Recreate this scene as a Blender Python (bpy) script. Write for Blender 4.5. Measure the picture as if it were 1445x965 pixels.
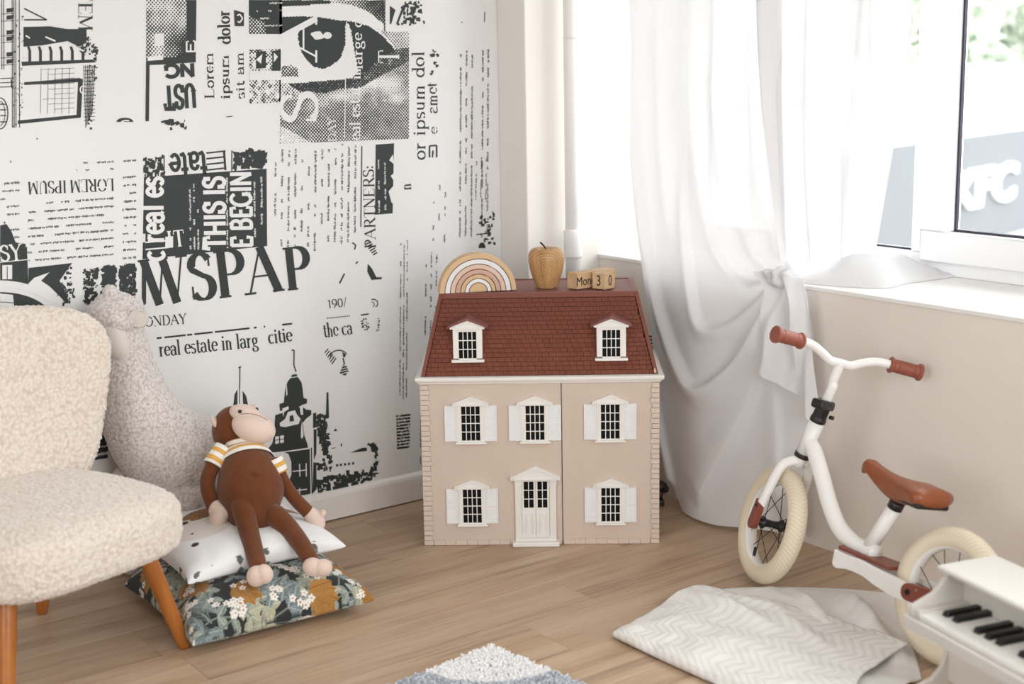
import bpy, bmesh, math, random
import numpy as np
from mathutils import Matrix, Vector, noise
scene = bpy.context.scene
for o in list(bpy.data.objects): bpy.data.objects.remove(o)
COL = scene.collection
# ------------------------------------------------------------------ camera
CAM_H = 1.35; FPX = 2007.0; PITCH, ROLL, AZ = math.radians(11.275), math.radians(1.044), math.radians(36.357)
cam_d = bpy.data.cameras.new('camera'); cam = bpy.data.objects.new('camera', cam_d); COL.objects.link(cam)
cam_d.sensor_width = 36.0; cam_d.lens = 36.0 * FPX / 1445.0; cam_d.clip_start = 0.05
cam_d.dof.use_dof = True; cam_d.dof.focus_distance = 3.85; cam_d.dof.aperture_fstop = 2.4
cam.matrix_world = Matrix.Translation((0, 0, CAM_H)) @ Matrix.Rotation(math.pi/2 - PITCH, 4, 'X') @ Matrix.Rotation(-ROLL, 4, 'Z')
scene.camera = cam
# ------------------------------------------------------------------ daylight
SKY = 5.9
world = bpy.data.worlds.new('overcast_sky'); scene.world = world; world.use_nodes = True
bg = world.node_tree.nodes['Background']; bg.inputs[0].default_value = (0.95, 0.98, 1.0, 1); bg.inputs[1].default_value = SKY
scene.view_settings.view_transform = 'Standard'; scene.view_settings.look = 'None'
scene.view_settings.exposure = 0.0; scene.view_settings.gamma = 1.0; scene.view_settings.use_curve_mapping = False
# ------------------------------------------------------------------ geometry of the place
cp, sp, cr, sr = math.cos(PITCH), math.sin(PITCH), math.cos(ROLL), math.sin(ROLL)
EYE = Vector((0, 0, CAM_H))
def ray(x, y):
    X, Y = (x - 722.5)/FPX, -(y - 482.5)/FPX
    X, Y = cr*X + sr*Y, -sr*X + cr*Y
    return Vector((X, cp + Y*sp, -sp + Y*cp))
def onz(x, y, z=0.0):
    d = ray(x, y); return EYE + d*((z - CAM_H)/d.z)
def onp(x, y, P, n):
    d = ray(x, y); return EYE + d*((Vector(P) - EYE).dot(n)/d.dot(n))
def at(x, y, Y): return onp(x, y, (0, Y, 0), Vector((0, 1, 0)))
DL = Vector((math.cos(AZ), math.sin(AZ), 0)); DR = Vector((-math.sin(AZ), math.cos(AZ), 0))
CORNER = Vector((0.201, 4.648, 0.0))
ROOM = Matrix(((-DL.x, -DR.x, 0, CORNER.x), (-DL.y, -DR.y, 0, CORNER.y), (0, 0, 1, 0), (0, 0, 0, 1)))   # local x = distance from the window wall, y = distance from the papered wall
ROOMI = ROOM.inverted()
def room(P): return ROOMI @ Vector(P)
def wl(x, y): return room(onp(x, y, CORNER, DR))           # a point of the papered wall
def ww(x, y, a=0.0): return room(onp(x, y, CORNER - DL*a, DL))
# ------------------------------------------------------------------ helpers
def link(name, data, parent=None):
    o = bpy.data.objects.new(name, data); COL.objects.link(o)
    if parent is not None: o.parent = parent
    return o
def tag(o, label=None, cat=None, group=None, kind=None):
    if label: o['label'] = label
    if cat: o['category'] = cat
    if group: o['group'] = group
    if kind: o['kind'] = kind
    return o
def empty(name, mat=None, **k):
    o = link(name, None); o.empty_display_size = 0.1
    if mat is not None: o.matrix_world = mat
    return tag(o, **k)
class MB:
    def __init__(s): s.v = []; s.f = []; s.m = None; s.fm = []; s.cur = 0
    def add(s, vs, fs):
        b = len(s.v)
        if s.m is not None: vs = [s.m @ Vector(v) for v in vs]
        s.v += [tuple(v) for v in vs]; s.f += [tuple(i + b for i in f) for f in fs]; s.fm += [s.cur]*len(fs)
        return s
    def box(s, lo, hi):
        x0, y0, z0 = lo; x1, y1, z1 = hi
        return s.add([(x0,y0,z0),(x1,y0,z0),(x1,y1,z0),(x0,y1,z0),(x0,y0,z1),(x1,y0,z1),(x1,y1,z1),(x0,y1,z1)],
                     [(0,3,2,1),(4,5,6,7),(0,1,5,4),(1,2,6,5),(2,3,7,6),(3,0,4,7)])
    def prism(s, poly, axis, d0, d1):      # poly in the two other axes
        n = len(poly)
        def P(p, d): return {'x': (d, p[0], p[1]), 'y': (p[0], d, p[1]), 'z': (p[0], p[1], d)}[axis]
        vs = [P(p, d0) for p in poly] + [P(p, d1) for p in poly]
        fs = [tuple(range(n)), tuple(range(2*n-1, n-1, -1))] + [(i, i+n, (i+1) % n + n, (i+1) % n) for i in range(n)]
        return s.add(vs, fs)
    def tube(s, pts, rad, seg=12, caps=True, closed=False, flat=1.0, up=None):
        pts = [Vector(p) for p in pts]; n = len(pts)
        rad = [rad]*n if not hasattr(rad, '__len__') else rad
        vs, fs = [], []; prev = None
        for i, p in enumerate(pts):
            if closed: t = pts[(i+1) % n] - pts[i-1]
            else: t = pts[min(i+1, n-1)] - pts[max(i-1, 0)]
            if t.length < 1e-9: t = Vector((0, 0, 1))
            t.normalize()
            if prev is None:
                u = Vector(up) if up is not None else (Vector((0, 0, 1)) if abs(t.z) < .9 else Vector((1, 0, 0)))
            else: u = prev
            u = (u - t*u.dot(t)).normalized(); prev = u; w = t.cross(u)
            for k in range(seg):
                a = 2*math.pi*k/seg
                vs.append(p + (u*math.cos(a)*flat + w*math.sin(a))*rad[i])
        m = n if closed else n-1
        for i in range(m):
            for k in range(seg):
                j = (i+1) % n
                fs.append((i*seg+k, i*seg+(k+1) % seg, j*seg+(k+1) % seg, j*seg+k))
        if caps and not closed:
            fs.append(tuple(range(seg-1, -1, -1))); fs.append(tuple((n-1)*seg+k for k in range(seg)))
        return s.add(vs, fs)
    def lathe(s, prof, seg=24, axis='z', o=(0, 0, 0)):   # prof (r, h)
        vs, fs = [], []; n = len(prof); o = Vector(o)
        for r, h in prof:
            for k in range(seg):
                a = 2*math.pi*k/seg; c, q = r*math.cos(a), r*math.sin(a)
                vs.append(o + Vector({'z': (c, q, h), 'y': (c, h, -q), 'x': (h, c, q)}[axis]))
        for i in range(n-1):
            for k in range(seg):
                fs.append((i*seg+k, i*seg+(k+1) % seg, (i+1)*seg+(k+1) % seg, (i+1)*seg+k))
        if prof[0] == prof[-1]: return s.add(vs, fs)
        if prof[0][0] > 1e-6: fs.append(tuple(range(seg-1, -1, -1)))
        if prof[-1][0] > 1e-6: fs.append(tuple((n-1)*seg+k for k in range(seg)))
        return s.add(vs, fs)
    def ball(s, c, r, seg=20, rings=12, rot=None):
        r = (r, r, r) if not hasattr(r, '__len__') else r
        vs, fs = [], []
        for i in range(rings+1):
            t = math.pi*i/rings
            for k in range(seg):
                a = 2*math.pi*k/seg
                v = Vector((math.sin(t)*math.cos(a)*r[0], math.sin(t)*math.sin(a)*r[1], -math.cos(t)*r[2]))
                if rot is not None: v = rot @ v
                vs.append(Vector(c) + v)
        for i in range(rings):
            for k in range(seg): fs.append((i*seg+k, i*seg+(k+1) % seg, (i+1)*seg+(k+1) % seg, (i+1)*seg+k))
        return s.add(vs, fs)
    def grid(s, P):                          # P[i][j] rows of points
        n, m = len(P), len(P[0])
        return s.add([p for r in P for p in r], [(i*m+j, i*m+j+1, (i+1)*m+j+1, (i+1)*m+j) for i in range(n-1) for j in range(m-1)])
    def build(s, name, mat, parent=None, smooth=False, bevel=0, clean=True, mods=()):
        me = bpy.data.meshes.new(name); me.from_pydata(s.v, [], s.f)
        mats = mat if isinstance(mat, (list, tuple)) else [mat]
        for m in mats: me.materials.append(m)
        if len(mats) > 1: me.polygons.foreach_set('material_index', s.fm)
        if clean:
            bm = bmesh.new(); bm.from_mesh(me); bmesh.ops.remove_doubles(bm, verts=bm.verts, dist=1e-6)
            bmesh.ops.recalc_face_normals(bm, faces=bm.faces); bm.to_mesh(me); bm.free()
        if smooth: me.polygons.foreach_set('use_smooth', [True]*len(me.polygons))
        me.update()
        o = link(name, me, parent)
        if bevel:
            b = o.modifiers.new('bevel', 'BEVEL'); b.width = bevel; b.segments = 2; b.limit_method = 'ANGLE'; b.angle_limit = math.radians(40)
        return o
def catmull(pts, n=8, closed=False):
    pts = [np.array(p, float) for p in pts]; out = []; N = len(pts)
    for i in range(N if closed else N-1):
        p1, p2 = pts[i], pts[(i+1) % N]
        p0 = pts[i-1] if (closed or i > 0) else 2*p1 - p2
        p3 = pts[(i+2) % N] if (closed or i+2 < N) else 2*p2 - p1
        for k in range(n):
            t = k/n
            out.append(.5*((2*p1) + (-p0+p2)*t + (2*p0-5*p1+4*p2-p3)*t*t + (-p0+3*p1-3*p2+p3)*t**3))
    if not closed: out.append(pts[-1])
    return [tuple(p) for p in out]
def sweep(pts4, n=6, round_ends=True):       # points (x,y,z,r) -> path + radii, with rounded ends
    c = catmull(pts4, n); P = [Vector(p[:3]) for p in c]; R = [p[3] for p in c]
    if round_ends:
        d0 = (P[0]-P[1]).normalized(); d1 = (P[-1]-P[-2]).normalized(); r0, r1 = R[0], R[-1]
        a = [math.radians(x) for x in (88, 70, 50, 28)]
        P = [P[0] + d0*r0*math.sin(t) for t in a] + P + [P[-1] + d1*r1*math.sin(t) for t in reversed(a)]
        R = [r0*math.cos(t) for t in a] + R + [r1*math.cos(t) for t in reversed(a)]
    return P, R
# ------------------------------------------------------------------ materials
def srgb(r, g, b):
    f = lambda c: (c/255/12.92) if c/255 <= .04045 else ((c/255+.055)/1.055)**2.4
    return (f(r), f(g), f(b), 1)
class NT:
    def __init__(s, name):
        s.m = bpy.data.materials.new(name); s.m.use_nodes = True; s.t = s.m.node_tree; s.b = s.t.nodes['Principled BSDF']
    def n(s, typ, **k):
        nd = s.t.nodes.new(typ)
        for a, v in k.items():
            if a.startswith('i_'): nd.inputs[a[2:].replace('_', ' ')].default_value = v
            else: setattr(nd, a, v)
        return nd
    def l(s, a, b): s.t.links.new(a, b)
    def math(s, op, a, b=None, c=None):
        nd = s.n('ShaderNodeMath', operation=op)
        for i, v in enumerate((a, b, c)):
            if v is None: continue
            if isinstance(v, (int, float)): nd.inputs[i].default_value = v
            else: s.l(v, nd.inputs[i])
        return nd.outputs[0]
    def mix(s, f, a, b):
        nd = s.n('ShaderNodeMix', data_type='RGBA')
        for i, v in ((0, f), (6, a), (7, b)):
            if hasattr(v, 'node'): s.l(v, nd.inputs[i])
            else: nd.inputs[i].default_value = v
        return nd.outputs[2]
    def coord(s, scale=(1, 1, 1), kind='Object', rot=(0, 0, 0)):
        tc = s.n('ShaderNodeTexCoord'); mp = s.n('ShaderNodeMapping'); mp.inputs['Scale'].default_value = scale; mp.inputs['Rotation'].default_value = rot
        s.l(tc.outputs[kind], mp.inputs[0]); return mp.outputs[0]
    def noise(s, vec, scale, detail=4, rough=.55, out='Fac'):
        nd = s.n('ShaderNodeTexNoise'); nd.inputs['Scale'].default_value = scale; nd.inputs['Detail'].default_value = detail; nd.inputs['Roughness'].default_value = rough
        s.l(vec, nd.inputs['Vector']); return nd.outputs[out]
    def ramp(s, fac, stops):
        nd = s.n('ShaderNodeValToRGB'); e = nd.color_ramp.elements
        while len(e) < len(stops): e.new(.5)
        for x, (p, c) in zip(e, stops): x.position = p; x.color = c
        s.l(fac, nd.inputs[0]); return nd.outputs[0]
    def bump(s, h, strength=.3, dist=.001):
        nd = s.n('ShaderNodeBump'); nd.inputs['Strength'].default_value = strength; nd.inputs['Distance'].default_value = dist
        s.l(h, nd.inputs['Height']); s.l(nd.outputs[0], s.b.inputs['Normal'])
    def color(s, c):
        if hasattr(c, 'node'): s.l(c, s.b.inputs['Base Color'])
        else: s.b.inputs['Base Color'].default_value = c
    def set(s, **k):
        for a, v in k.items(): s.b.inputs[a.replace('_', ' ')].default_value = v
def plain(name, rgb, rough=.5, var=.06, nscale=8, bump=0, bscale=200, metal=0, spec=.5, sheen=0, bdist=.001):
    t = NT(name); v = t.coord(); c = srgb(*rgb)
    d = tuple(x*(1-var*2) for x in c[:3]) + (1,)
    t.color(t.mix(t.noise(v, nscale), d, tuple(min(1, x*(1+var*.6)) for x in c[:3]) + (1,)))
    t.set(Roughness=rough, Metallic=metal); t.b.inputs['Specular IOR Level'].default_value = spec
    if sheen: t.b.inputs['Sheen Weight'].default_value = sheen
    if bump: t.bump(t.noise(v, bscale, 3), bump, bdist)
    return t.m
M = {}
M['wall'] = plain('wall_paint', (236, 230, 224), .7, .02, 3, .25, 90)
M['parapet'] = plain('parapet_paint', (232, 222, 212), .75, .025, 4, .3, 140)
M['paper'] = plain('wallpaper', (232, 231, 230), .65, .01, 2, .15, 30)
M['trimwhite'] = plain('trim_paint', (240, 236, 232), .4, .02, 5)
M['ceiling'] = plain('ceiling_paint', (240, 238, 235), .8, .02)
M['pipe'] = plain('pipe_enamel', (242, 239, 236), .3, .02, 10, .2, 60)
M['pvc'] = plain('window_plastic', (245, 245, 246), .3, .01)
M['gasket'] = plain('gasket_rubber', (52, 46, 60), .6)
M['ink'] = plain('printing_ink', (44, 50, 49), .6, .03, 30)
M['paperwhite'] = M['paper']
def wood(name, dark, mid, light, axis='x', scale=1.0, rough=.45, rnd=True, rings=False, contrast=1.0, streak=0.0):
    t = NT(name); tc = t.n('ShaderNodeTexCoord'); vec = tc.outputs['Object']
    if rnd:
        oi = t.n('ShaderNodeObjectInfo'); add = t.n('ShaderNodeVectorMath', operation='ADD'); t.l(vec, add.inputs[0])
        sc = t.n('ShaderNodeVectorMath', operation='SCALE'); cmb = t.n('ShaderNodeCombineXYZ')
        for i in range(3): t.l(oi.outputs['Random'], cmb.inputs[i])
        sc.inputs['Scale'].default_value = 37.0; t.l(cmb.outputs[0], sc.inputs[0]); t.l(sc.outputs[0], add.inputs[1]); vec = add.outputs[0]
    mp = t.n('ShaderNodeMapping'); s3 = [9*scale]*3; s3['xyz'.index(axis)] = .9*scale; mp.inputs['Scale'].default_value = s3; t.l(vec, mp.inputs[0])
    n1 = t.noise(mp.outputs[0], 1.6, 5, .6); 
    mp2 = t.n('ShaderNodeMapping'); s3 = [90*scale]*3; s3['xyz'.index(axis)] = 3.5*scale; mp2.inputs['Scale'].default_value = s3; t.l(vec, mp2.inputs[0])
    n2 = t.noise(mp2.outputs[0], 1.5, 3, .6)
    f = t.math('ADD', t.math('MULTIPLY', n1, .72), t.math('MULTIPLY', n2, .28))
    if rings:
        w = t.n('ShaderNodeTexWave', wave_type='RINGS'); w.rings_direction = 'Y'; w.inputs['Scale'].default_value = 26*scale; w.inputs['Distortion'].default_value = 3.5; w.inputs['Detail'].default_value = 3
        mq = t.n('ShaderNodeMapping'); mq.inputs['Location'].default_value = (0, 0, -.06); t.l(tc.outputs['Object'], mq.inputs[0]); t.l(mq.outputs[0], w.inputs[0]); f = t.math('ADD', t.math('MULTIPLY', f, .86), t.math('MULTIPLY', w.outputs['Fac'], .13))
    k = .16/contrast
    col = t.ramp(f, [(.5-k*1.3, srgb(*dark)), (.5-k*.35, srgb(*mid)), (.5+k, srgb(*light))])
    if streak:
        mp3 = t.n('ShaderNodeMapping'); s3 = [34*scale]*3; s3['xyz'.index(axis)] = 1.5*scale; mp3.inputs['Scale'].default_value = s3; t.l(vec, mp3.inputs[0])
        n3 = t.noise(mp3.outputs[0], 1.0, 6, .7); g3 = t.ramp(n3, [(.34, (1, 1, 1, 1)), (.47, (0, 0, 0, 1))])
        col = t.mix(t.math('MULTIPLY', g3, streak), col, srgb(*[c*.8 for c in dark]))
    if rnd:
        hs = t.n('ShaderNodeHueSaturation'); t.l(col, hs.inputs['Color']); t.l(t.math('ADD', t.math('MULTIPLY', oi.outputs['Random'], .16), .92), hs.inputs['Value']); col = hs.outputs[0]
    t.color(col); t.set(Roughness=rough); t.bump(n2, .12, .0006)
    return t.m
M['oak'] = wood('oak_laminate', (142, 112, 86), (183, 153, 125), (205, 179, 152), 'x', 1.0, .42, contrast=.9, streak=.5)
# ------------------------------------------------------------------ the room
RL = 4.6
def rbuild(mb, name, mat, parent=None, kind='structure', **k):
    o = mb.build(name, mat, None, **k); o.matrix_world = ROOM
    if parent is not None: o.parent = parent; o.matrix_parent_inverse = parent.matrix_world.inverted()
    elif kind: o['kind'] = kind
    return o
floor = rbuild(MB().box((-.5, -.1, -.12), (RL, RL, -.009)), 'floor', M['oak'])
floor['label'] = 'oak laminate floor'
random.seed(4)
PW, PL = .19, 1.29
plank_me = {}
def plank_mesh(L, w):
    key = (round(L, 3), round(w, 3))
    if key not in plank_me:
        bm = bmesh.new(); bmesh.ops.create_cube(bm, size=1)
        bmesh.ops.scale(bm, vec=(L-.0006, w-.0006, .0086), verts=bm.verts); bmesh.ops.translate(bm, vec=(0, 0, -.0043), verts=bm.verts)
        bmesh.ops.bevel(bm, geom=[e for e in bm.edges if all(v.co.z > -.001 for v in e.verts)], offset=.0007, segments=1, affect='EDGES')
        me = bpy.data.meshes.new('plank'); bm.to_mesh(me); bm.free(); me.materials.append(M['oak']); plank_me[key] = me
    return plank_me[key]
joint = {0: .872, 1: .987, 2: .45, 3: 1.708, 4: .735, 5: .977, 6: .30, 7: 1.1}
def add_plank(a0, a1, b0, b1):
    o = link('plank', plank_mesh(a1-a0, b1-b0), None)
    o.matrix_world = ROOM @ Matrix.Translation(((a0+a1)/2, (b0+b1)/2, 0))
    o.parent = floor; o.matrix_parent_inverse = floor.matrix_world.inverted()
for r in range(-1, 24):
    b0 = max(.063 + PW*r, 0.0); b1 = min(.063 + PW*(r+1), RL)
    if b1 - b0 < .02: continue
    a = joint.get(r, random.random()*PL)
    a = a - PL*math.ceil(a/PL)
    while a < RL:
        s, e = max(a, 0.0), min(a + PL, RL)
        if e - s > .02: add_plank(s, e, b0, b1)
        a += PL
ZC = 2.75; ZS = .73; NA = -.50; PB = .14; PA = .285; WB1 = 4.2; ZT = 2.45
wall_left = rbuild(MB().box((-.5, -.12, -.1), (RL, 0, ZC)), 'wall_left', M['paper'])
rbuild(MB().box((-.5, 0.0002, 0), (PA, PB, ZC)), 'wall_pillar', M['wall'], bevel=.004)
w = MB(); w.box((NA, PB, -.1), (0, RL, ZS-.012))
rbuild(w, 'wall_window', M['parapet'])
w = MB(); w.box((NA, PB, ZT), (0, RL, ZC)); w.box((NA, WB1, ZS), (0, RL, ZT)); rbuild(w, 'wall_lintel', M['wall'])
rbuild(MB().box((NA+.03, PB, ZS-.0119), (.004, WB1, ZS)), 'trim_1', M['trimwhite'], bevel=.002).name = 'trim_sill'
rbuild(MB().box((NA, -.1, ZC), (RL+.1, RL+.1, ZC+.1)), 'ceiling', M['ceiling'])
w = MB(); w.box((RL, -.1, -.1), (RL+.1, RL+.1, ZS)); w.box((RL, -.1, ZT), (RL+.1, RL+.1, ZC)); w.box((RL, -.1, ZS), (RL+.1, 1.9, ZT)); w.box((RL, 3.7, ZS), (RL+.1, RL+.1, ZT)); rbuild(w, 'wall_back', M['wall'])  # unseen window opening added here to let in fill light
# unseen window openings added to the walls behind the camera for fill light
w = MB(); w.box((-.5, RL, -.1), (RL+.1, RL+.12, ZS)); w.box((-.5, RL, ZT), (RL+.1, RL+.12, ZC)); w.box((-.5, RL, ZS), (.6, RL+.12, ZT)); w.box((2.6, RL, ZS), (RL+.1, RL+.12, ZT))
rbuild(w, 'wall_right', M['wall'])
prof = [(0, .004), (.014, .004), (.014, .074), (.0115, .083), (.006, .089), (0, .091)]
rbuild(MB().add([(PA, y+.0002, z) for y, z in prof] + [(RL, y+.0002, z) for y, z in prof], [(0,1,2,3,4,5), (11,10,9,8,7,6)] + [(i, i+6, (i+1) % 6+6, (i+1) % 6) for i in range(6)]), 'baseboard_left', M['trimwhite'])
rbuild(MB().box((PA, .0003, .0002), (RL, .008, .0045)), 'trim_shade_strip', plain('gap_shade', (30, 28, 27), .9))  # dark strip painted in for the shade under the baseboard
# riser pipe in the corner with its sleeve
pipe = empty('heating_pipe', ROOM @ Matrix.Translation((.143, .186, 0)), label='white painted vertical heating pipe in the corner beside the window', cat='pipe')
MB().tube([(0, 0, 0), (0, 0, ZC)], .024, 20).build('pipe_run', M['pipe'], pipe, smooth=True)
MB().lathe([(.024, 0), (.029, .002), (.0298, .008), (.0298, .080), (.029, .087), (.024, .09)], 20, o=(0, 0, .735)).build('sleeve', M['pipe'], pipe, smooth=True)
MB().lathe([(.024, 0), (.0255, .004), (.024, .008)], 20, o=(0, 0, 1.405)).build('joint_ring', M['pipe'], pipe, smooth=True)
# small vent grille low on the parapet, half hidden by house and curtain
vg = empty('vent_grille', ROOM @ Matrix.Translation((0.0005, .40, .475)), label='small white vent grille on the wall between dollhouse roof and curtain', cat='vent')
MB().box((0, -.06, -.03), (.004, .012, .03)).build('plate', M['trimwhite'], vg, bevel=.001)
for i in range(5):
    MB().box((.0041, -.05, -.023+i*.0105), (.0048, .008, -.018+i*.0105)).build('slot', M['gasket'], vg)
# ------------------------------------------------------------------ window in its deep niche
GA = -.44
def wbox(mb, b0, b1, z0, z1, a0, a1): return mb.box((a0, b0, z0), (a1, b1, z1))
win = MB(); FA0, FA1 = -.47, -.40
wbox(win, PB, WB1, ZS+.0, ZS+.058, FA0, FA1); wbox(win, PB, WB1, ZT-.06, ZT, FA0, FA1)
mull = [(PB, PB+.06), (1.050, 1.110), (1.92, 1.98), (2.7, 2.76), (3.5, 3.56), (WB1-.06, WB1)]
for b0, b1 in mull: wbox(win, b0, b1, ZS+.058, ZT-.06, FA0, FA1)
window = rbuild(win, 'window_1', M['pvc'], bevel=.004)
def sash(b0, b1, z0, z1, wd, a0=-.455, a1=-.385):
    m = MB(); wbox(m, b0, b1, z0, z0+wd, a0, a1); wbox(m, b0, b1, z1-wd, z1, a0, a1); wbox(m, b0, b0+wd, z0+wd, z1-wd, a0, a1); wbox(m, b1-wd, b1, z0+wd, z1-wd, a0, a1)
    return rbuild(m, 'sash', M['pvc'], window, bevel=.005)
def gask(b0, b1, z0, z1, th=.005):
    m = MB(); a0, a1 = -.437, -.426
    wbox(m, b0, b1, z0, z0+th, a0, a1); wbox(m, b0, b1, z1-th, z1, a0, a1); wbox(m, b0, b0+th, z0, z1, a0, a1); wbox(m, b1-th, b1, z0, z1, a0, a1)
    rbuild(m, 'gasket', M['gasket'], window)
tg = NT('window_glass'); nt = tg.t; tr = tg.n('ShaderNodeBsdfTransparent'); gl = tg.n('ShaderNodeBsdfGlossy'); gl.inputs['Roughness'].default_value = .02
lw_ = tg.n('ShaderNodeLayerWeight'); lw_.inputs[0].default_value = .12; mx = tg.n('ShaderNodeMixShader'); tr.inputs[0].default_value = (.97, .985, .98, 1)
tg.l(lw_.outputs['Fresnel'], mx.inputs[0]); tg.l(tr.outputs[0], mx.inputs[1]); tg.l(gl.outputs[0], mx.inputs[2]); tg.l(mx.outputs[0], nt.nodes['Material Output'].inputs[0]); M['glass'] = tg.m
spans = [(PB+.06, 1.050, 0), (1.110, 1.92, 1), (1.98, 2.7, 0), (2.76, 3.5, 1), (3.56, WB1-.06, 0)]
for b0, b1, s in spans:
    z0, z1 = ZS+.058, ZT-.06
    if s:
        sash(b0-.02, b1+.02, z0-.02, z1+.02, .085); b0 += .065; b1 -= .065; z0 += .065; z1 -= .065
        sash(b0-.012, b1+.012, z0-.012, z1+.012, .016, -.449, -.432)
    rbuild(MB().box((-.4405, b0-.005, z0-.005), (-.4365, b1+.005, z1+.005)), 'pane', M['glass'], window)
    gask(b0, b1, z0, z1, .006 if s else .005)
for b0, b1 in ((PB, WB1),):
    L = bpy.data.lights.new('daylight_portal', 'AREA'); L.shape = 'RECTANGLE'; L.size = b1-b0; L.size_y = ZT-ZS; L.cycles.is_portal = True
    lo = link('daylight_portal', L); lo.matrix_world = ROOM @ Matrix.Translation((-.52, (b0+b1)/2, (ZS+ZT)/2)) @ Matrix(((0, 0, -1, 0), (1, 0, 0, 0), (0, -1, 0, 0), (0, 0, 0, 1)))
for a0, a1 in ((.6, 2.6),):  # portal of the fill-light opening added in the right wall
    L = bpy.data.lights.new('daylight_portal', 'AREA'); L.shape = 'RECTANGLE'; L.size = a1-a0; L.size_y = ZT-ZS; L.cycles.is_portal = True
    lo = link('daylight_portal', L); lo.matrix_world = ROOM @ Matrix.Translation(((a0+a1)/2, RL+.14, (ZS+ZT)/2)) @ Matrix(((1, 0, 0, 0), (0, 0, 1, 0), (0, -1, 0, 0), (0, 0, 0, 1)))
L = bpy.data.lights.new('daylight_portal', 'AREA'); L.shape = 'RECTANGLE'; L.size = 1.8; L.size_y = ZT-ZS; L.cycles.is_portal = True  # portal of the fill-light opening added in the back wall
lo = link('daylight_portal', L); lo.matrix_world = ROOM @ Matrix.Translation((RL+.12, 2.8, (ZS+ZT)/2)) @ Matrix(((0, 0, 1, 0), (1, 0, 0, 0), (0, 1, 0, 0), (0, 0, 0, 1)))
# ------------------------------------------------------------------ dollhouse
M['stucco'] = plain('dollhouse_stucco', (214, 195, 180), .8, .03, 20, .2, 500, bdist=.0004)
M['quoin'] = plain('dollhouse_quoin', (220, 201, 186), .75, .05, 60, .15, 300)
M['dwhite'] = plain('dollhouse_white', (243, 239, 233), .45, .02, 20)
M['shut'] = plain('dollhouse_shutter', (240, 239, 238), .5, .02, 20)
t = NT('roof_shingle'); oi = t.n('ShaderNodeObjectInfo'); nz0 = t.noise(t.coord(), 120, 3)
t.color(t.mix(t.math('ADD', t.math('MULTIPLY', oi.outputs['Random'], .7), t.math('MULTIPLY', nz0, .3)), srgb(110, 56, 38), srgb(124, 65, 46))); t.set(Roughness=.75); M['shingle'] = t.m
M['roofband'] = plain('roof_band', (124, 66, 50), .6, .06, 40)
M['rooftop'] = plain('roof_top', (134, 84, 78), .55, .1, 60, .3, 300)
M['pane'] = plain('dark_pane', (12, 12, 14), .4, .02, spec=.2)
M['groove'] = plain('joint_dark', (56, 28, 20), .9, spec=.1)
HW, HD, HT = .662, .335, .468
house = empty('dollhouse', Matrix.Translation((-.257, 3.847, 0)) @ Matrix.Rotation(math.radians(-1.56), 4, 'Z'),
              label='two storey wooden dollhouse with beige walls, white windows and red-brown mansard roof', cat='dollhouse')
GX = .391
MB().box((.004, .014, .0005), (HW-.004, HD, HT)).build('body', M['stucco'], house)
doors = []
for x0, x1 in ((.004, GX-.0012), (GX+.0012, HW-.004)):
    d = MB().box((x0, 0.001, .001), (x1, .0135, HT-.001)).build('front_panel', M['stucco'], house, bevel=.0008); doors.append(d)
tag(doors[0], 'wide front panel with the white double door'); tag(doors[1], 'narrow front panel with two windows')
# quoins up both edges and one course along the base
random.seed(2)
nq = 32; qh = (HT-.002)/nq
def quoin(w_, h_, dp): return MB().box((0, 0, 0), (w_, dp, h_))
qm = {}
def put_quoin(x, z, w_, h_, y=-.005, dp=.007, rotz=0, px=0, py=0):
    key = (round(w_, 4), round(h_, 4))
    if key not in qm:
        q = quoin(w_-.0006, h_-.0013, dp).build('quoin_brick', M['quoin'], house, bevel=.0008); qm[key] = q.data
    else:
        q = link('quoin_brick', qm[key], house); b = q.modifiers.new('bevel', 'BEVEL'); b.width = .0008; b.segments = 2; b.limit_method = 'ANGLE'
    q.location = (x, y, z); q.rotation_euler.z = rotz
    return q
for i in range(nq):
    z = .001 + i*qh; wq = (.0275, .024, .0265, .0228)[i % 4]
    put_quoin(-.001, z, wq, qh, y=-.0045 - .0012*(i % 2))
    put_quoin(HW+.001-wq*.9, z, wq*.9, qh, y=-.0045 - .0012*((i+1) % 2))
x = .0272
k = 0
while x < GX-.006:
    w_ = min((.032, .0295)[k % 2], GX-.002-x)
    if not (x > .25 and x+w_ < .378): put_quoin(x, .0008, w_, (.0145, .0165)[k % 2])
    x += w_; k += 1
x = GX+.002
while x < HW-.03:
    w_ = min((.032, .0295)[k % 2], HW-.025-x)
    if w_ > .004: put_quoin(x, .0008, w_, (.0145, .0165)[k % 2])
    x += w_; k += 1
# eaves moulding
e = MB()
pr = [(0, .468), (-.004, .468), (-.006, .473), (-.011, .476), (-.013, .481), (-.013, .487), (0, .489)]
def ring(dx): return [(0-dx, 0-dx), (HW+dx, 0-dx), (HW+dx, HD+.004), (0-dx, HD+.004)]
rows = [[(x, y, z) for x, y in ring(-d)] for d, z in pr]
vs = [p for r in rows for p in r]; fs = []
for i in range(len(rows)-1):
    for k in range(4): fs.append((i*4+k, i*4+(k+1) % 4, (i+1)*4+(k+1) % 4, (i+1)*4+k))
fs += [(3, 2, 1, 0), tuple(len(vs)-4+k for k in range(4))]
e.add(vs, fs).build('eaves_moulding', M['dwhite'], house, bevel=.0006)
# mansard roof
ZB, ZR = .4892, .705; TX0, TX1, TY = .053, .609, .083
MB().add([(.003, .001, ZB), (HW-.003, .001, ZB), (HW-.003, HD, ZB), (.003, HD, ZB), (TX0, TY, ZR), (TX1, TY, ZR), (TX1, HD, ZR), (TX0, HD, ZR)],
         [(0,3,2,1),(4,5,6,7),(0,1,5,4),(1,2,6,5),(2,3,7,6),(3,0,4,7)]).build('roof', M['groove'], house)
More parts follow.
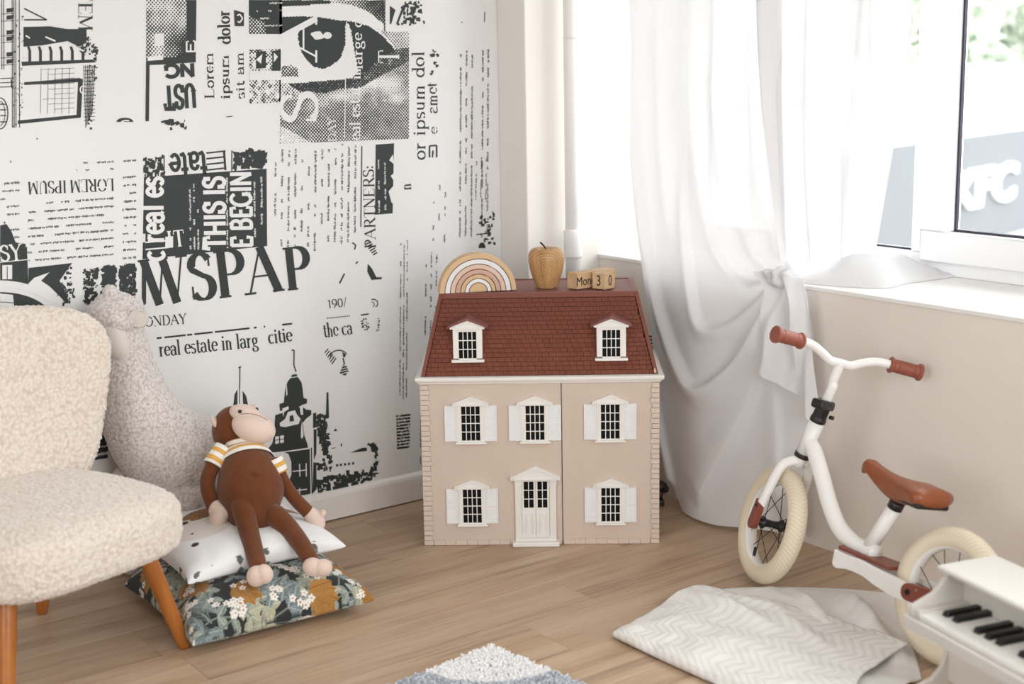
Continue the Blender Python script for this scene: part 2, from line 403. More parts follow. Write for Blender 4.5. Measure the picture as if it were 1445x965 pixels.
# the front slope: frame bands and shingles standing proud of it
slope = Vector((0, TY-.001, ZR-ZB)); SL = slope.length; slope.normalize(); nrm = Vector((0, -slope.z, slope.y))
def SP(x, s, h): v = Vector((x, .001, ZB)) + slope*s + nrm*h; return v
def xl(s): return .003 + (TX0-.003)*s/SL
def xr(s): return HW-.003 + (TX1-HW+.003)*s/SL
def slab(quad, h0, h1):
    vs = [SP(x, s, h0) for x, s in quad] + [SP(x, s, h1) for x, s in quad]
    return MB().add(vs, [(3,2,1,0),(4,5,6,7),(0,1,5,4),(1,2,6,5),(2,3,7,6),(3,0,4,7)])
bw = .0105
slab([(xl(0), 0), (xl(0)+bw, 0), (xl(SL)+bw, SL), (xl(SL), SL)], .0002, .0045).build('roof_hip', M['roofband'], house)
slab([(xr(0)-bw, 0), (xr(0), 0), (xr(SL), SL), (xr(SL)-bw, SL)], .0002, .0045).build('roof_hip', M['roofband'], house)
for x0, x1 in ((xl(SL)+bw+.0004, xl(SL)+.034), (xl(SL)+.0345, xr(SL)-.052), (xr(SL)-.0515, xr(SL)-bw-.0004)):
    slab([(x0-.002*(x0 < .1), SL-.0125), (x1+.002*(x1 > .55), SL-.0125), (x1, SL), (x0, SL)], .0002, .0045).build('ridge_band', M['roofband'], house)
NR = 17; rh = (SL-.0135)/NR; sw = .0192
full = slab([(0, 0), (sw-.0009, 0), (sw-.0009, rh-.0010), (0, rh-.0010)], .0002, .0030)
sh_me = None; sh_list = []
rest = MB()
for r in range(NR):
    s0 = r*rh + .0006; x0 = xl(s0+rh*.5)+bw+.0016; x1 = xr(s0+rh*.5)-bw-.0016
    x = x0 - sw*(.0 if r % 2 else .5) - random.random()*.006
    while x < x1-.001:
        a, b = max(x, x0), min(x+sw, x1)
        if b-a > .003: sh_list.append((a, b, s0, b-a > sw-.0001))
        x += sw
order = sorted(range(len(sh_list)), key=lambda i: (not sh_list[i][3], i))
keep = set(order[:300])
for i, (a, b, s0, fl) in enumerate(sh_list):
    if i in keep and fl:
        if sh_me is None:
            o = full.build('shingle', M['shingle'], house); sh_me = o.data
        else: o = link('shingle', sh_me, house)
        o.location = slope*s0 + Vector((a, 0, 0))
    else:
        q = slab([(a, s0), (b-.0009, s0), (b-.0009, s0+rh-.0010), (a, s0+rh-.0010)], .0002, .0030); rest.add(q.v, q.f)
tag(rest.build('shingle_remainder', M['shingle'], house), kind='stuff')
MB().add([(HW-.0145, -.0035, .4935), (HW-.0105, -.0037, .4925), (HW-.0085, -.0012, .4985), (HW-.0125, .0012, .5075), (HW-.0155, -.0008, .5005), (HW-.012, -.0055, .498)],
         [(0,1,5), (1,2,5), (2,3,5), (3,4,5), (4,0,5)]).build('chipped_corner', plain('bare_wood', (226, 205, 170), .8), house)
# flat top with raised rim
MB().box((TX0+.0005, TY, ZR), (TX1-.0005, HD, ZR+.002)).build('roof_deck', M['rooftop'], house)
for a in (((TX0, TY-.003, ZR+.0004), (TX1, TY+.012, ZR+.0042)), ((TX0, HD-.016, ZR+.0004), (TX1, HD, ZR+.0042)), ((TX0, TY+.0125, ZR+.0004), (TX0+.016, HD-.0165, ZR+.0042)), ((TX1-.016, TY+.0125, ZR+.0004), (TX1, HD-.0165, ZR+.0042))):
    MB().box(*a).build('roof_rim', M['rooftop'], house, bevel=.0008)
ROOF_Z = ZR + .0042
def muntins(w_, h_, nx, nz, y0, y1, t=.0022):
    m = MB()
    for i in range(1, nx): m.box((-w_/2 + w_*i/nx - t/2, y0, 0), (-w_/2 + w_*i/nx + t/2, y1, h_))
    for j in range(1, nz): m.box((-w_/2, y0+.0002, h_*j/nz - t/2), (w_/2, y1-.0002, h_*j/nz + t/2))
    return m
def pediment(m, w_, z, h_, y0, y1, th=.006):
    # raking cornice round a recessed triangle
    m.prism([(-w_/2, z), (w_/2, z), (w_/2, z+.004), (-w_/2, z+.004)], 'y', y0, y1)
    m.prism([(-w_/2+.004, z+.003), (w_/2-.004, z+.003), (0, z+h_-.002)], 'y', y0+.004, y1)
    m.prism([(-w_/2, z+.003), (-w_/2, z+.003+th*.6), (0, z+h_), (0, z+h_-th)], 'y', y0, y1)
    m.prism([(w_/2, z+.003), (0, z+h_-th), (0, z+h_), (w_/2, z+.003+th*.6)], 'y', y0, y1)
def make_window(cx, cz0):
    # cz0 = bottom of glazing
    gw, gh = .0515, .098
    o = MB()
    for s in (-1, 1):
        xs = sorted((s*gw/2, s*(gw/2+.0125))); o.box((xs[0], -.0075, -.004), (xs[1], 0, gh+.003))
        xs = sorted((s*(gw/2+.0045), s*(gw/2+.0085))); o.box((xs[0], -.0085, 0), (xs[1], -.0070, gh-.006))
        xs = sorted((s*(gw/2+.0005), s*(gw/2+.0135))); o.box((xs[0], -.0095, gh-.006), (xs[1], -.0005, gh+.001))
    o.box((-gw/2, -.006, -.004), (gw/2, 0, 0)); o.box((-gw/2, -.006, gh), (gw/2, 0, gh+.003))
    w = o.build('window', M['dwhite'], house, bevel=.0005); w.location = (cx, .0011, cz0)
    pm = MB(); pediment(pm, .1005, gh+.003, .0265, -.015, 0); pm.build('pediment', M['dwhite'], w, bevel=.0004)
    MB().box((-.0435, -.0125, -.0095), (.0435, 0, -.004)).build('sill', M['dwhite'], w, bevel=.0015)
    MB().box((-gw/2, -.0012, 0), (gw/2, -.0004, gh)).build('pane', M['pane'], w)
    muntins(gw, gh, 4, 4, -.0045, -.0014).build('glazing_bars', M['dwhite'], w)
    for s in (-1, 1):
        x0, x1 = sorted((s*(gw/2+.0127), s*.0728)); m = MB(); z0, z1 = -.0015, gh+.0015
        m.box((x0, -.004, z0), (x1, 0, z1))
        m.box((x0, -.0062, z0), (x0+.004, -.004, z1)); m.box((x1-.004, -.0062, z0), (x1, -.004, z1))
        for zz in (z0, z0+(z1-z0)*.48, z1-.004): m.box((x0+.004, -.0062, zz), (x1-.004, -.004, zz+.004))
        n = 22
        for i in range(n):
            zz = z0+.005+(z1-z0-.011)*i/n
            m.add([(x0+.004, -.004, zz), (x1-.004, -.004, zz), (x1-.004, -.0056, zz+.0012), (x0+.004, -.0056, zz+.0012), (x0+.004, -.004, zz+.0036), (x1-.004, -.004, zz+.0036)], [(0,1,2,3), (3,2,5,4)])
        m.build('shutter', M['shut'], w, bevel=0)
    return w
for cx, cz in ((.138, .306), (.317, .306), (.526, .307), (.137, .066), (.526, .066)): make_window(cx, cz)
def make_dormer(cx):
    gw, gh = .0495, .075; z0 = .538; yb = .001
    o = MB(); fy = -.016
    for s in (-1, 1):
        xs = sorted((s*gw/2, s*(gw/2+.0155))); o.box((xs[0], 0, 0), (xs[1], .06, gh+.012))
        xs = sorted((s*(gw/2+.003), s*(gw/2+.0125))); o.box((xs[0], -.0014, .002), (xs[1], .0, gh+.0))
    o.box((-gw/2, 0, -.004), (gw/2, .02, 0)); o.box((-gw/2, 0, gh), (gw/2, .06, gh+.012))
    d = o.build('dormer', M['dwhite'], house, bevel=.0005); d.location = (cx, fy+.022, z0)
    pm = MB(); pediment(pm, .096, gh+.0085, .0235, -.006, .05); pm.build('pediment', M['dwhite'], d, bevel=.0004)
    MB().box((-.0455, -.006, -.0105), (.0455, .02, -.0035)).build('sill', M['dwhite'], d, bevel=.0018)
    MB().box((-gw/2, .0075, 0), (gw/2, .0085, gh)).build('pane', M['pane'], d)
    muntins(gw, gh, 4, 3, .003, .007).build('glazing_bars', M['dwhite'], d)
    r = MB(); zt = gh+.0085
    for s in (-1, 1):
        r.prism([(s*.0565, zt+.002), (s*.0565, zt+.0065), (0, zt+.0325), (0, zt+.0245)], 'y', -.0085, .10)
    r.build('dormer_roof', M['rooftop'], d, bevel=.0006)
for cx in (.134, .5305): make_dormer(cx)
# front door with pilasters, pediment and steps
d = MB()
for s in (-1, 1):
    xs = sorted((s*.0395, s*.0575)); d.box((xs[0], -.009, .018), (xs[1], 0, .19))
    for u in (.043, .048, .053): xs = sorted((s*u, s*(u+.0025))); d.box((xs[0], -.0102, .025), (xs[1], -.009, .172))
    for zz in (.174, .18, .186): xs = sorted((s*.0385, s*.059)); d.box((xs[0], -.0115, zz), (xs[1], 0, zz+.004))
d.box((-.0395, -.006, .187), (.0395, 0, .193))
dd = d.build('front_door', M['dwhite'], house, bevel=.0006); dd.location = (.3155, .0011, 0)
pm = MB(); pediment(pm, .139, .192, .041, -.018, 0, .009); pm.build('pediment', M['dwhite'], dd, bevel=.0006)
for s in (-1, 1):
    m = MB(); x0, x1 = sorted((s*.0005, s*.039)); gx0, gx1 = (x0+.005, x1-.006) if s > 0 else (x0+.006, x1-.005)
    m.box((x0, -.0035, .018), (x1, 0, .108)); m.box((x0, -.0035, .185), (x1, 0, .188))
    m.box((x0, -.0035, .108), (gx0, 0, .185)); m.box((gx1, -.0035, .108), (x1, 0, .185))
    for q in ((gx0+.001, .027, gx1-.001, .0295), (gx0+.001, .0875, gx1-.001, .090), (gx0+.001, .0295, gx0+.0035, .0875), (gx1-.0035, .0295, gx1-.001, .0875)): m.box((q[0], -.0062, q[1]), (q[2], -.0035, q[3]))
    m.box((gx0+.0075, -.0070, .036), (gx1-.0075, -.0035, .081))
    gw = gx1-gx0
    m.box(((gx0+gx1)/2-.0011, -.0032, .108), ((gx0+gx1)/2+.0011, -.001, .185))
    for j in (1, 2): m.box((gx0, -.0030, .108+.077*j/3-.0011), (gx1, -.001, .108+.077*j/3+.0011))
    m.build('door_leaf', M['dwhite'], dd, bevel=.0003)
    MB().box((gx0, -.0009, .108), (gx1, -.0003, .185)).build('pane', M['pane'], dd)
    MB().ball((s*.003, -.005, .104), .0012, 8, 6).build('door_knob', M['dwhite'], dd, smooth=True)
MB().box((-.066, -.028, .0003), (.066, 0, .0135)).build('step', M['dwhite'], dd, bevel=.0025)
MB().box((-.058, -.020, .0137), (.058, 0, .0225)).build('step', M['dwhite'], dd, bevel=.002)
# ------------------------------------------------------------------ on the dollhouse roof
HM = house.matrix_world
M['beech'] = wood('beech_wood', (176, 132, 84), (206, 164, 114), (224, 188, 142), 'x', 2.5, .5, False)
M['r_tan'] = plain('rainbow_tan', (216, 182, 140), .6, .05, 30); M['r_white'] = plain('rainbow_white', (232, 230, 230), .6, .02)
M['r_pink'] = plain('rainbow_blush', (222, 192, 172), .6, .04); M['r_rose'] = plain('rainbow_rose', (206, 166, 148), .6, .04)
rb = empty('rainbow_stacker', HM @ Matrix.Translation((.158, TY+.034, ROOF_Z+.0003)) @ Matrix.Rotation(math.radians(13), 4, 'Z'), label='wooden rainbow stacking toy of nested arches in beige, white and pink', cat='toy')
spec = [(.1020, .0890, 'r_tan', 'outermost tan arch'), (.0872, .0750, 'r_white', 'white arch'), (.0732, .0615, 'r_pink', 'pale blush arch'), (.0597, .0483, 'r_rose', 'dusty rose arch'), (.0465, .0365, 'r_tan', 'tan arch'), (.0347, .0255, 'r_white', 'small white arch'), (.0237, 0, 'r_tan', 'tan half disc')]
for R, r_, mt, lb in spec:
    R *= 1.07; r_ *= 1.07; n = 28; m = MB(); pl = []
    for i in range(n+1): t = math.pi*i/n; pl.append((R*math.cos(t), R*math.sin(t)*.99))
    inn = [(r_*math.cos(math.pi*i/n), r_*math.sin(math.pi*i/n)*.99) for i in range(n, -1, -1)] if r_ else []
    y0, y1 = -.021, .021
    if r_:
        vs = []; fs = []
        for i in range(n+1):
            t = math.pi*i/n; c, s = math.cos(t), math.sin(t)*.99
            vs += [(R*c, y0, R*s), (r_*c, y0, r_*s), (r_*c, y1, r_*s), (R*c, y1, R*s)]
        for i in range(n):
            for k in range(4): fs.append((i*4+k, i*4+(k+1) % 4, (i+1)*4+(k+1) % 4, (i+1)*4+k))
        fs += [(0,1,2,3), (4*n+3, 4*n+2, 4*n+1, 4*n)]
        m.add(vs, fs)
    else: m.prism(pl, 'y', y0, y1)
    o = m.build('arch', M[mt], rb, bevel=.0012); o['label'] = lb
M['apple'] = wood('apple_wood', (132, 92, 54), (182, 138, 90), (202, 162, 114), 'z', 1.6, .4, False, True, 1.1)
ap = empty('wooden_apple', HM @ Matrix.Translation((.3545, TY+.085, ROOF_Z+.0003-.002)), label='turned wooden apple with a black stem on the dollhouse roof', cat='apple')
pr = [(0, .0), (.024, .0), (.029, .002), (.034, .012), (.042, .035), (.0485, .060), (.0515, .080), (.0505, .096), (.045, .108), (.036, .1135), (.026, .1135), (.016, .110), (.007, .104), (0, .101)]
ab = MB().lathe([tuple(p) for p in catmull([(r, h) for r, h in pr], 4)], 36).build('fruit', M['apple'], ap, smooth=True)
MB().tube(catmull([(0, 0, .100), (-.002, -.001, .112), (-.008, -.003, .122), (-.017, -.004, .131)], 4), [.0022]*8 + [.0026]*5, 10).build('stem', plain('black_stem', (22, 22, 24), .4), ap, smooth=True)
M['blockwood'] = wood('block_wood', (176, 136, 94), (206, 170, 130), (222, 192, 156), 'x', 2.2, .55, False)
M['print'] = plain('black_print', (38, 32, 30), .6)
def textmesh(body, size, name, mat, parent, mtx, depth=.0003, sx=1.0, align='CENTER', offset=0):
    c = bpy.data.curves.new(name, 'FONT'); c.body = body; c.size = size; c.extrude = depth; c.align_x = align; c.align_y = 'CENTER'; c.offset = offset; c.resolution_u = 3
    o = bpy.data.objects.new(name, c); COL.objects.link(o); dg = bpy.context.evaluated_depsgraph_get()
    me = bpy.data.meshes.new_from_object(o.evaluated_get(dg)); bpy.data.objects.remove(o); bpy.data.curves.remove(c)
    me.transform(Matrix.Diagonal((sx, 1, 1, 1))); me.transform(mtx); me.materials.clear(); me.materials.append(mat); me.name = name
    return link(name, me, parent)
cs = .0455
bar = empty('calendar_bar', HM @ Matrix.Translation((.4400, TY+.028, ROOF_Z+.0003)) @ Matrix.Rotation(math.radians(40), 4, 'Z'), label='long wooden calendar block printed with a weekday', cat='block')
MB().box((0, 0, 0), (.145, cs*.95, cs)).build('block', M['blockwood'], bar, bevel=.002)
textmesh('Monday', .036, 'lettering', M['print'], bar, Matrix.Translation((.046, -.0003, .021)) @ Matrix.Rotation(math.pi/2, 4, 'X'), sx=.86)
cube = empty('calendar_cube', HM @ Matrix.Translation((.5185, TY+.018, ROOF_Z+.0003)) @ Matrix.Rotation(math.radians(52), 4, 'Z'), label='small wooden calendar cube showing the numbers 3 and 0', cat='block')
MB().box((0, 0, 0), (cs, cs, cs)).build('block', M['blockwood'], cube, bevel=.0018)
textmesh('0', .043, 'numeral', M['print'], cube, Matrix.Translation((cs/2, -.0003, cs*.5)) @ Matrix.Rotation(math.pi/2, 4, 'X'), sx=.8)
textmesh('3', .043, 'numeral', M['print'], cube, Matrix.Translation((-.0003, cs/2, cs*.5)) @ Matrix.Rotation(-math.pi/2, 4, 'Z') @ Matrix.Rotation(math.pi/2, 4, 'X'), sx=.8)
# ------------------------------------------------------------------ soft things
def superquad(a, b, c, e1, e2, nt, npz):
    th = np.linspace(-np.pi, np.pi, nt, endpoint=False); ph = np.linspace(-np.pi/2, np.pi/2, npz)
    # even out the spacing of strongly squared shapes
    f = lambda w, e: np.sign(w)*np.abs(w)**e
    T, P = np.meshgrid(th, ph)
    X = a*f(np.cos(P), e1)*f(np.cos(T), e2); Y = b*f(np.cos(P), e1)*f(np.sin(T), e2); Z = c*f(np.sin(P), e1)
    V = np.stack([X, Y, Z], -1)
    F = []
    for i in range(npz-1):
        for k in range(nt):
            F.append((i*nt+k, i*nt+(k+1) % nt, (i+1)*nt+(k+1) % nt, (i+1)*nt+k))
    return V.reshape(-1, 3), F
def remeshed(V, F, voxel):
    me = bpy.data.meshes.new('tmp'); me.from_pydata([tuple(v) for v in V], [], F); me.update()
    o = bpy.data.objects.new('tmp', me); COL.objects.link(o)
    r = o.modifiers.new('r', 'REMESH'); r.mode = 'VOXEL'; r.voxel_size = voxel; r.use_smooth_shade = True
    dg = bpy.context.evaluated_depsgraph_get(); out = bpy.data.meshes.new_from_object(o.evaluated_get(dg))
    bpy.data.objects.remove(o); bpy.data.meshes.remove(me)
    return out
def vnormals(me):
    N = np.zeros(len(me.vertices)*3, 'f'); me.vertex_normals.foreach_get('vector', N); return N.reshape(-1, 3)
def verts_of(me):
    V = np.zeros(len(me.vertices)*3, 'f'); me.vertices.foreach_get('co', V); return V.reshape(-1, 3)
def vor1(P):          # distance to the nearest point of a jittered lattice
    I = np.floor(P).astype(np.int64); Fp = P - I; best = np.full(len(P), 9.0)
    for dx in (-1, 0, 1):
        for dy in (-1, 0, 1):
            for dz in (-1, 0, 1):
                J = I + np.array([dx, dy, dz]); h = (J[:, 0]*73856093 ^ J[:, 1]*19349663 ^ J[:, 2]*83492791) & 0x7fffffff
                r = np.stack([((h*k) % 10007)/10007.0 for k in (7919, 104729, 1299709)], -1)
                best = np.minimum(best, np.sqrt((((np.array([dx, dy, dz]) + .12 + .76*r) - Fp)**2).sum(-1)))
    return best
def fleece(me, cell, amp, amp2, mask=None):
    V = verts_of(me).astype(float); N = vnormals(me); s = 1/cell
    W = np.stack([np.sin(V[:, 1]*s*1.1 + np.sin(V[:, 2]*s*.9)), np.sin(V[:, 2]*s*1.2 + np.sin(V[:, 0]*s)), np.sin(V[:, 0]*s*1.05 + np.sin(V[:, 1]*s*1.1))], -1)*.30
    q = vor1(V*s + W); q2 = vor1(V*s*.37 + 5.3)
    d = amp*(.5 - q) + amp2*(.5 - q2)
    me.vertices.foreach_set('co', (V + N*d[:, None]).astype('f').ravel()); me.update()
    at_ = me.attributes.new('curl', 'FLOAT', 'POINT'); at_.data.foreach_set('value', np.clip(1.1 - q*1.15, 0, 1).astype('f'))
    me.polygons.foreach_set('use_smooth', [True]*len(me.polygons)); me.update()
def fleece_mat(name, lo, hi, fuzz=.6):
    t = NT(name); a = t.n('ShaderNodeAttribute'); a.attribute_name = 'curl'
    v = t.coord(); n = t.noise(v, 420, 3)
    f = t.math('ADD', t.math('MULTIPLY', a.outputs['Fac'], .75), t.math('MULTIPLY', n, .3))
    t.color(t.ramp(f, [(.25, srgb(*lo)), (.75, srgb(*hi))])); t.set(Roughness=.95); t.b.inputs['Specular IOR Level'].default_value = .1
    t.b.inputs['Sheen Weight'].default_value = fuzz; t.b.inputs['Sheen Roughness'].default_value = .6
    t.bump(t.noise(v, 700, 3), .5, .0015); return t.m
M['boucle'] = fleece_mat('cream_fleece', (208, 189, 172), (233, 221, 209))
M['sherpa'] = fleece_mat('grey_fleece', (180, 166, 159), (226, 218, 214))
M['honey'] = wood('honey_wood', (136, 76, 26), (166, 98, 38), (186, 116, 50), 'z', 1.5, .3, False)
FC = Vector((-.927, 2.956, 0)); CH = Matrix.Translation(FC) @ Matrix.Rotation(math.atan2(.81, .59), 4, 'Z')
chair = empty('lounge_chair', CH, label='cream fleece lounge chair with round honey-coloured wooden legs', cat='chair')
# seat
V, F = superquad(.268, .255, .080, .50, .58, 160, 60)
V[:, 1] += .150; V[:, 0] -= .012
V[:, 0] *= np.where(V[:, 1] > .2, 1-.25*(V[:, 1]-.2), 1.0)
V[:, 2] += .328 + .012*np.clip(1-(V[:, 0]/.33)**2, 0, 1) - .02*np.clip(V[:, 1]/.3, 0, 1)*0
low = V[:, 2] < .30
V[:, 2] -= np.where(low, .012*np.clip(.3-V[:, 1]*1.5, 0, 1), 0)
me = remeshed(V, F, .0028); fleece(me, .0082, .0060, .003); me.materials.append(M['boucle']); me.name = 'seat'; link('seat', me, chair)
# backrest
V, F = superquad(.335, .245, .062, .55, .58, 160, 50)
x, z, y = V[:, 0].copy(), V[:, 1].copy(), V[:, 2].copy()
k = (z + .245)/.49
x = x*(.85 + .46*k**1.1)
y = .385 + y - .045*(np.abs(x)/.33)**2 + .085*k + .01*np.sin(k*3.1)
V = np.stack([x, y, .545 + z], -1)
me = remeshed(V, F, .0028); fleece(me, .0092, .0075, .004); me.materials.append(M['boucle']); me.name = 'backrest'; link('backrest', me, chair)
def leg(fx, fy, tx, ty, nm='leg'):
    P = [(fx, fy, .0005), (fx + (tx-fx)*.03, fy + (ty-fy)*.03, .010), (fx + (tx-fx)*.35, fy + (ty-fy)*.35, .10), (tx, ty, .285)]
    m = MB(); m.tube([P[0], P[1]] + catmull(P[1:], 5)[1:], [.0115, .0150] + [.0160]*3 + [.0185]*3 + [.0205]*4, 20)
    return m.build('leg', M['honey'], chair, smooth=True)
leg(.2435, 0, .175, .055); leg(-.2435, 0, -.175, .055); leg(.19, .474, .16, .36); leg(-.19, .474, -.16, .36)
MB().box((-.22, .02, .258), (.22, .38, .272)).build('seat_base', plain('seat_webbing', (60, 52, 46), .9), chair)
# ------------------------------------------------------------------ llama plush behind the chair
def P3(x, y, Y, r): v = at(x, y, Y); return (v.x, v.y, v.z, r*(v-EYE).length/FPX)
ll = empty('llama_plush', Matrix.Translation(at(240, 640, 3.67) * Vector((1, 1, 0))) if False else Matrix.Translation((-.86, 3.68, .0)), label='large pale grey fleece llama plush leaning in behind the cream chair', cat='plush toy')
LO = Vector((-.86, 3.68, 0))
def sub(pts): return [(p[0]-LO.x, p[1]-LO.y, p[2]-LO.z, p[3]) for p in pts]
body = MB()
for pts in ([P3(163, 447, 3.62, 36), P3(168, 480, 3.625, 37), P3(180, 530, 3.635, 43), P3(198, 585, 3.645, 54), P3(232, 632, 3.665, 62), P3(285, 648, 3.71, 57), P3(330, 648, 3.75, 45)],):
    Pp, Rr = sweep(sub(pts), 8); body.tube(Pp, Rr, 40)
c = P3(164, 446, 3.615, 1); body.ball(Vector(c[:3])-LO, (.076, .078, .058), 30, 20)
c = P3(155, 413, 3.605, 1); body.ball(Vector(c[:3])-LO, (.019, .024, .021), 20, 14)
me = remeshed([Vector(v) for v in body.v], body.f, .0028)
fleece(me, .0072, .0050, .0015); me.materials.append(M['sherpa']); me.name = 'body'; link('body', me, ll)
def fl_part(mb, name, mat, parent, vox=.004, cell=.007, amp=.0035):
    me = remeshed(mb.v, mb.f, vox); fleece(me, cell, amp, .002); me.materials.append(mat); me.name = name; return link(name, me, parent)
m = MB(); Pp, Rr = sweep(sub([P3(236, 708, 3.61, 20), P3(262, 703, 3.605, 22), P3(276, 703, 3.60, 20)]), 6); m.tube(Pp, Rr, 24); fl_part(m, 'foot', M['sherpa'], ll)
for (bx, by) in ((-.175, -.03), (.10, .125)):
    m = MB(); Pp, Rr = sweep([(bx, by, .26, .045), (bx, by, .15, .036), (bx, by, .037, .036)], 6); m.tube(Pp, Rr, 20); fl_part(m, 'leg', M['sherpa'], ll, .005)
M['muzzle'] = plain('grey_velour', (214, 206, 198), .9, .03, 20, .2, 300, sheen=.4, spec=.1)
c = P3(161, 479, 3.565, 1); MB().ball(Vector(c[:3])-LO, (.036, .034, .056), 24, 16, Matrix.Rotation(math.radians(-18), 3, 'Y')).build('muzzle', M['muzzle'], ll, smooth=True)
c = P3(150, 472, 3.526, 1); MB().ball(Vector(c[:3])-LO, .0045, 10, 8).build('nostril', M['gasket'], ll, smooth=True)
def ear(name, c, tilt, s=1.0, parent=None, mat_o=None, mat_i=None, rz=0.0):
    m = MB(); rows = []
    for i in range(9):
        t = i/8; r = .024*s*math.sin(math.pi*(.08+.9*t))**.8
        rows.append([(math.sin(a)*r, -math.cos(a)*r*.45 + .012*s*(abs(math.sin(a)))**2*-1, t*.052*s) for a in np.linspace(-1.5, 1.5, 9)])
    m.grid(rows); o = m.build(name, mat_o, parent, smooth=True)
    so = o.modifiers.new('s', 'SOLIDIFY'); so.thickness = .006*s
    o.location = c; o.rotation_euler = tilt; return o
c = P3(186, 457, 3.58, 1); ear('ear', Vector(c[:3])-LO, (.25, .65, .5), 1.0, ll, M['muzzle'])
# ------------------------------------------------------------------ cushions
def cushion(name, S, th, n, mtx, paint, mat, label, bend=None, flat=.35, top=1.0, sink=0.0):
    tt = np.linspace(-1, 1, n); u = np.sin(tt*np.pi/2)*.94 + tt*.06; U, Vv = np.meshgrid(u, u, indexing='ij')
    hh = (1-u**2)**.34*th*.75; sl = np.concatenate([[0], np.cumsum(np.hypot(np.diff(u)*S, np.diff(hh)))]); sl = sl/sl[-1]*2-1; US, VS = np.meshgrid(sl, sl, indexing='ij')
    Xa = S*U*(1 - .075*(1-Vv**2)*np.abs(U)**3); Ya = S*Vv*(1 - .075*(1-U**2)*np.abs(Vv)**3)
    h = th*((1-U**2)*(1-Vv**2))**.34
    rng = np.random.RandomState(len(name)+n)
    wr = np.zeros_like(h)
    for _ in range(26):      # soft puckers running in from the seams
        side = rng.randint(4); p = rng.uniform(-.95, .95); L = rng.uniform(.15, .5); wdt = rng.uniform(.03, .08)
        q, dist = (U, 1-Vv) if side == 0 else (U, 1+Vv) if side == 1 else (Vv, 1-U) if side == 2 else (Vv, 1+U)
        wr += rng.uniform(-.055, .055)*np.exp(-((q-p-rng.uniform(-.3, .3)*dist)/wdt)**2)*np.exp(-(dist/L)**2)*np.clip(dist*6, 0, 1)
    h = h*(1+wr*2.2)
    zt, zb = h*top - sink*np.clip(h/th-.4, 0, 1)*np.exp(-((U+.05)**2 + (Vv-.35)**2)/.45), -h*flat
    if bend is not None: dz = bend(U, Vv)
    else: dz = 0
    nv = n*n; V = np.concatenate([np.stack([Xa, Ya, zt+dz], -1).reshape(-1, 3), np.stack([Xa, Ya, zb+dz], -1).reshape(-1, 3)])
    F = []
    for i in range(n-1):
        for j in range(n-1):
            a = i*n+j; F.append((a, a+n, a+n+1, a+1)); F.append((nv+a, nv+a+1, nv+a+n+1, nv+a+n))
    me = bpy.data.meshes.new(name); me.from_pydata([tuple(v) for v in V], [], F)
    C1 = paint(US, VS, True).reshape(-1, 3); C2 = paint(US, VS, False).reshape(-1, 3); Cc = np.concatenate([C1, C2])
    ca = me.color_attributes.new('print', 'FLOAT_COLOR', 'POINT'); ca.data.foreach_set('color', np.concatenate([Cc, np.ones((len(Cc), 1))], 1).astype('f').ravel())
    bm = bmesh.new(); bm.from_mesh(me); bmesh.ops.remove_doubles(bm, verts=bm.verts, dist=1e-5); bm.to_mesh(me); bm.free()
    me.polygons.foreach_set('use_smooth', [True]*len(me.polygons)); me.materials.append(mat); me.update()
    o = link(name, me); o.matrix_world = mtx; tag(o, label, 'cushion'); return o
def printmat(name, rough=.85, weave=1200):
    t = NT(name); a = t.n('ShaderNodeVertexColor'); a.layer_name = 'print'; t.color(a.outputs[0]); t.set(Roughness=rough); t.b.inputs['Specular IOR Level'].default_value = .2
    t.b.inputs['Sheen Weight'].default_value = .15; t.bump(t.noise(t.coord(), weave, 2), .15, .0006); return t.m
M['cushprint'] = printmat('printed_cotton')
def L3(r, g, b): return np.array(srgb(r, g, b)[:3])
def painter(seed, nleaf, ground):
    rng = np.random.RandomState(seed)
    def win(U, V, cx, cy, r):      # index window round a point (U rises with rows, V with columns)
        ua, va = U[:, 0], V[0]; i0, i1 = np.searchsorted(ua, (cx-r, cx+r)); j0, j1 = np.searchsorted(va, (cy-r, cy+r)); return slice(i0, i1), slice(j0, j1)
    def leaf(C, U, V, cx, cy, ang, L, wd, col, vein):
        w = win(U, V, cx, cy, L*1.05); U, V, C = U[w], V[w], C[w]
        c, s = math.cos(ang), math.sin(ang); a = ((U-cx)*c + (V-cy)*s)/L; b = (-(U-cx)*s + (V-cy)*c)/wd
        m = (a > 0) & (a < 1) & (np.abs(b) < np.sin(np.pi*np.clip(a, 0, 1))**.8)
        C[m] = col*(.86+.14*np.clip(b[m], -1, 1)[:, None])
        v = m & ((np.abs(b) < .09) | (np.abs(((a*7 + np.abs(b)*1.6) % 1) - .5) < .05)); C[v] = vein
    def stem(C, U, V, pts, wd, col):
        P = catmull(pts, 4)
        for p, q in zip(P[:-1], P[1:]):
            w = win(U, V, (p[0]+q[0])/2, (p[1]+q[1])/2, .06); u, v = U[w], V[w]
            d = np.array(q)-p; L = np.hypot(*d)+1e-9; t = np.clip(((u-p[0])*d[0] + (v-p[1])*d[1])/L**2, 0, 1)
            C[w][np.hypot(u-p[0]-t*d[0], v-p[1]-t*d[1]) < wd] = col
    return leaf, stem, rng
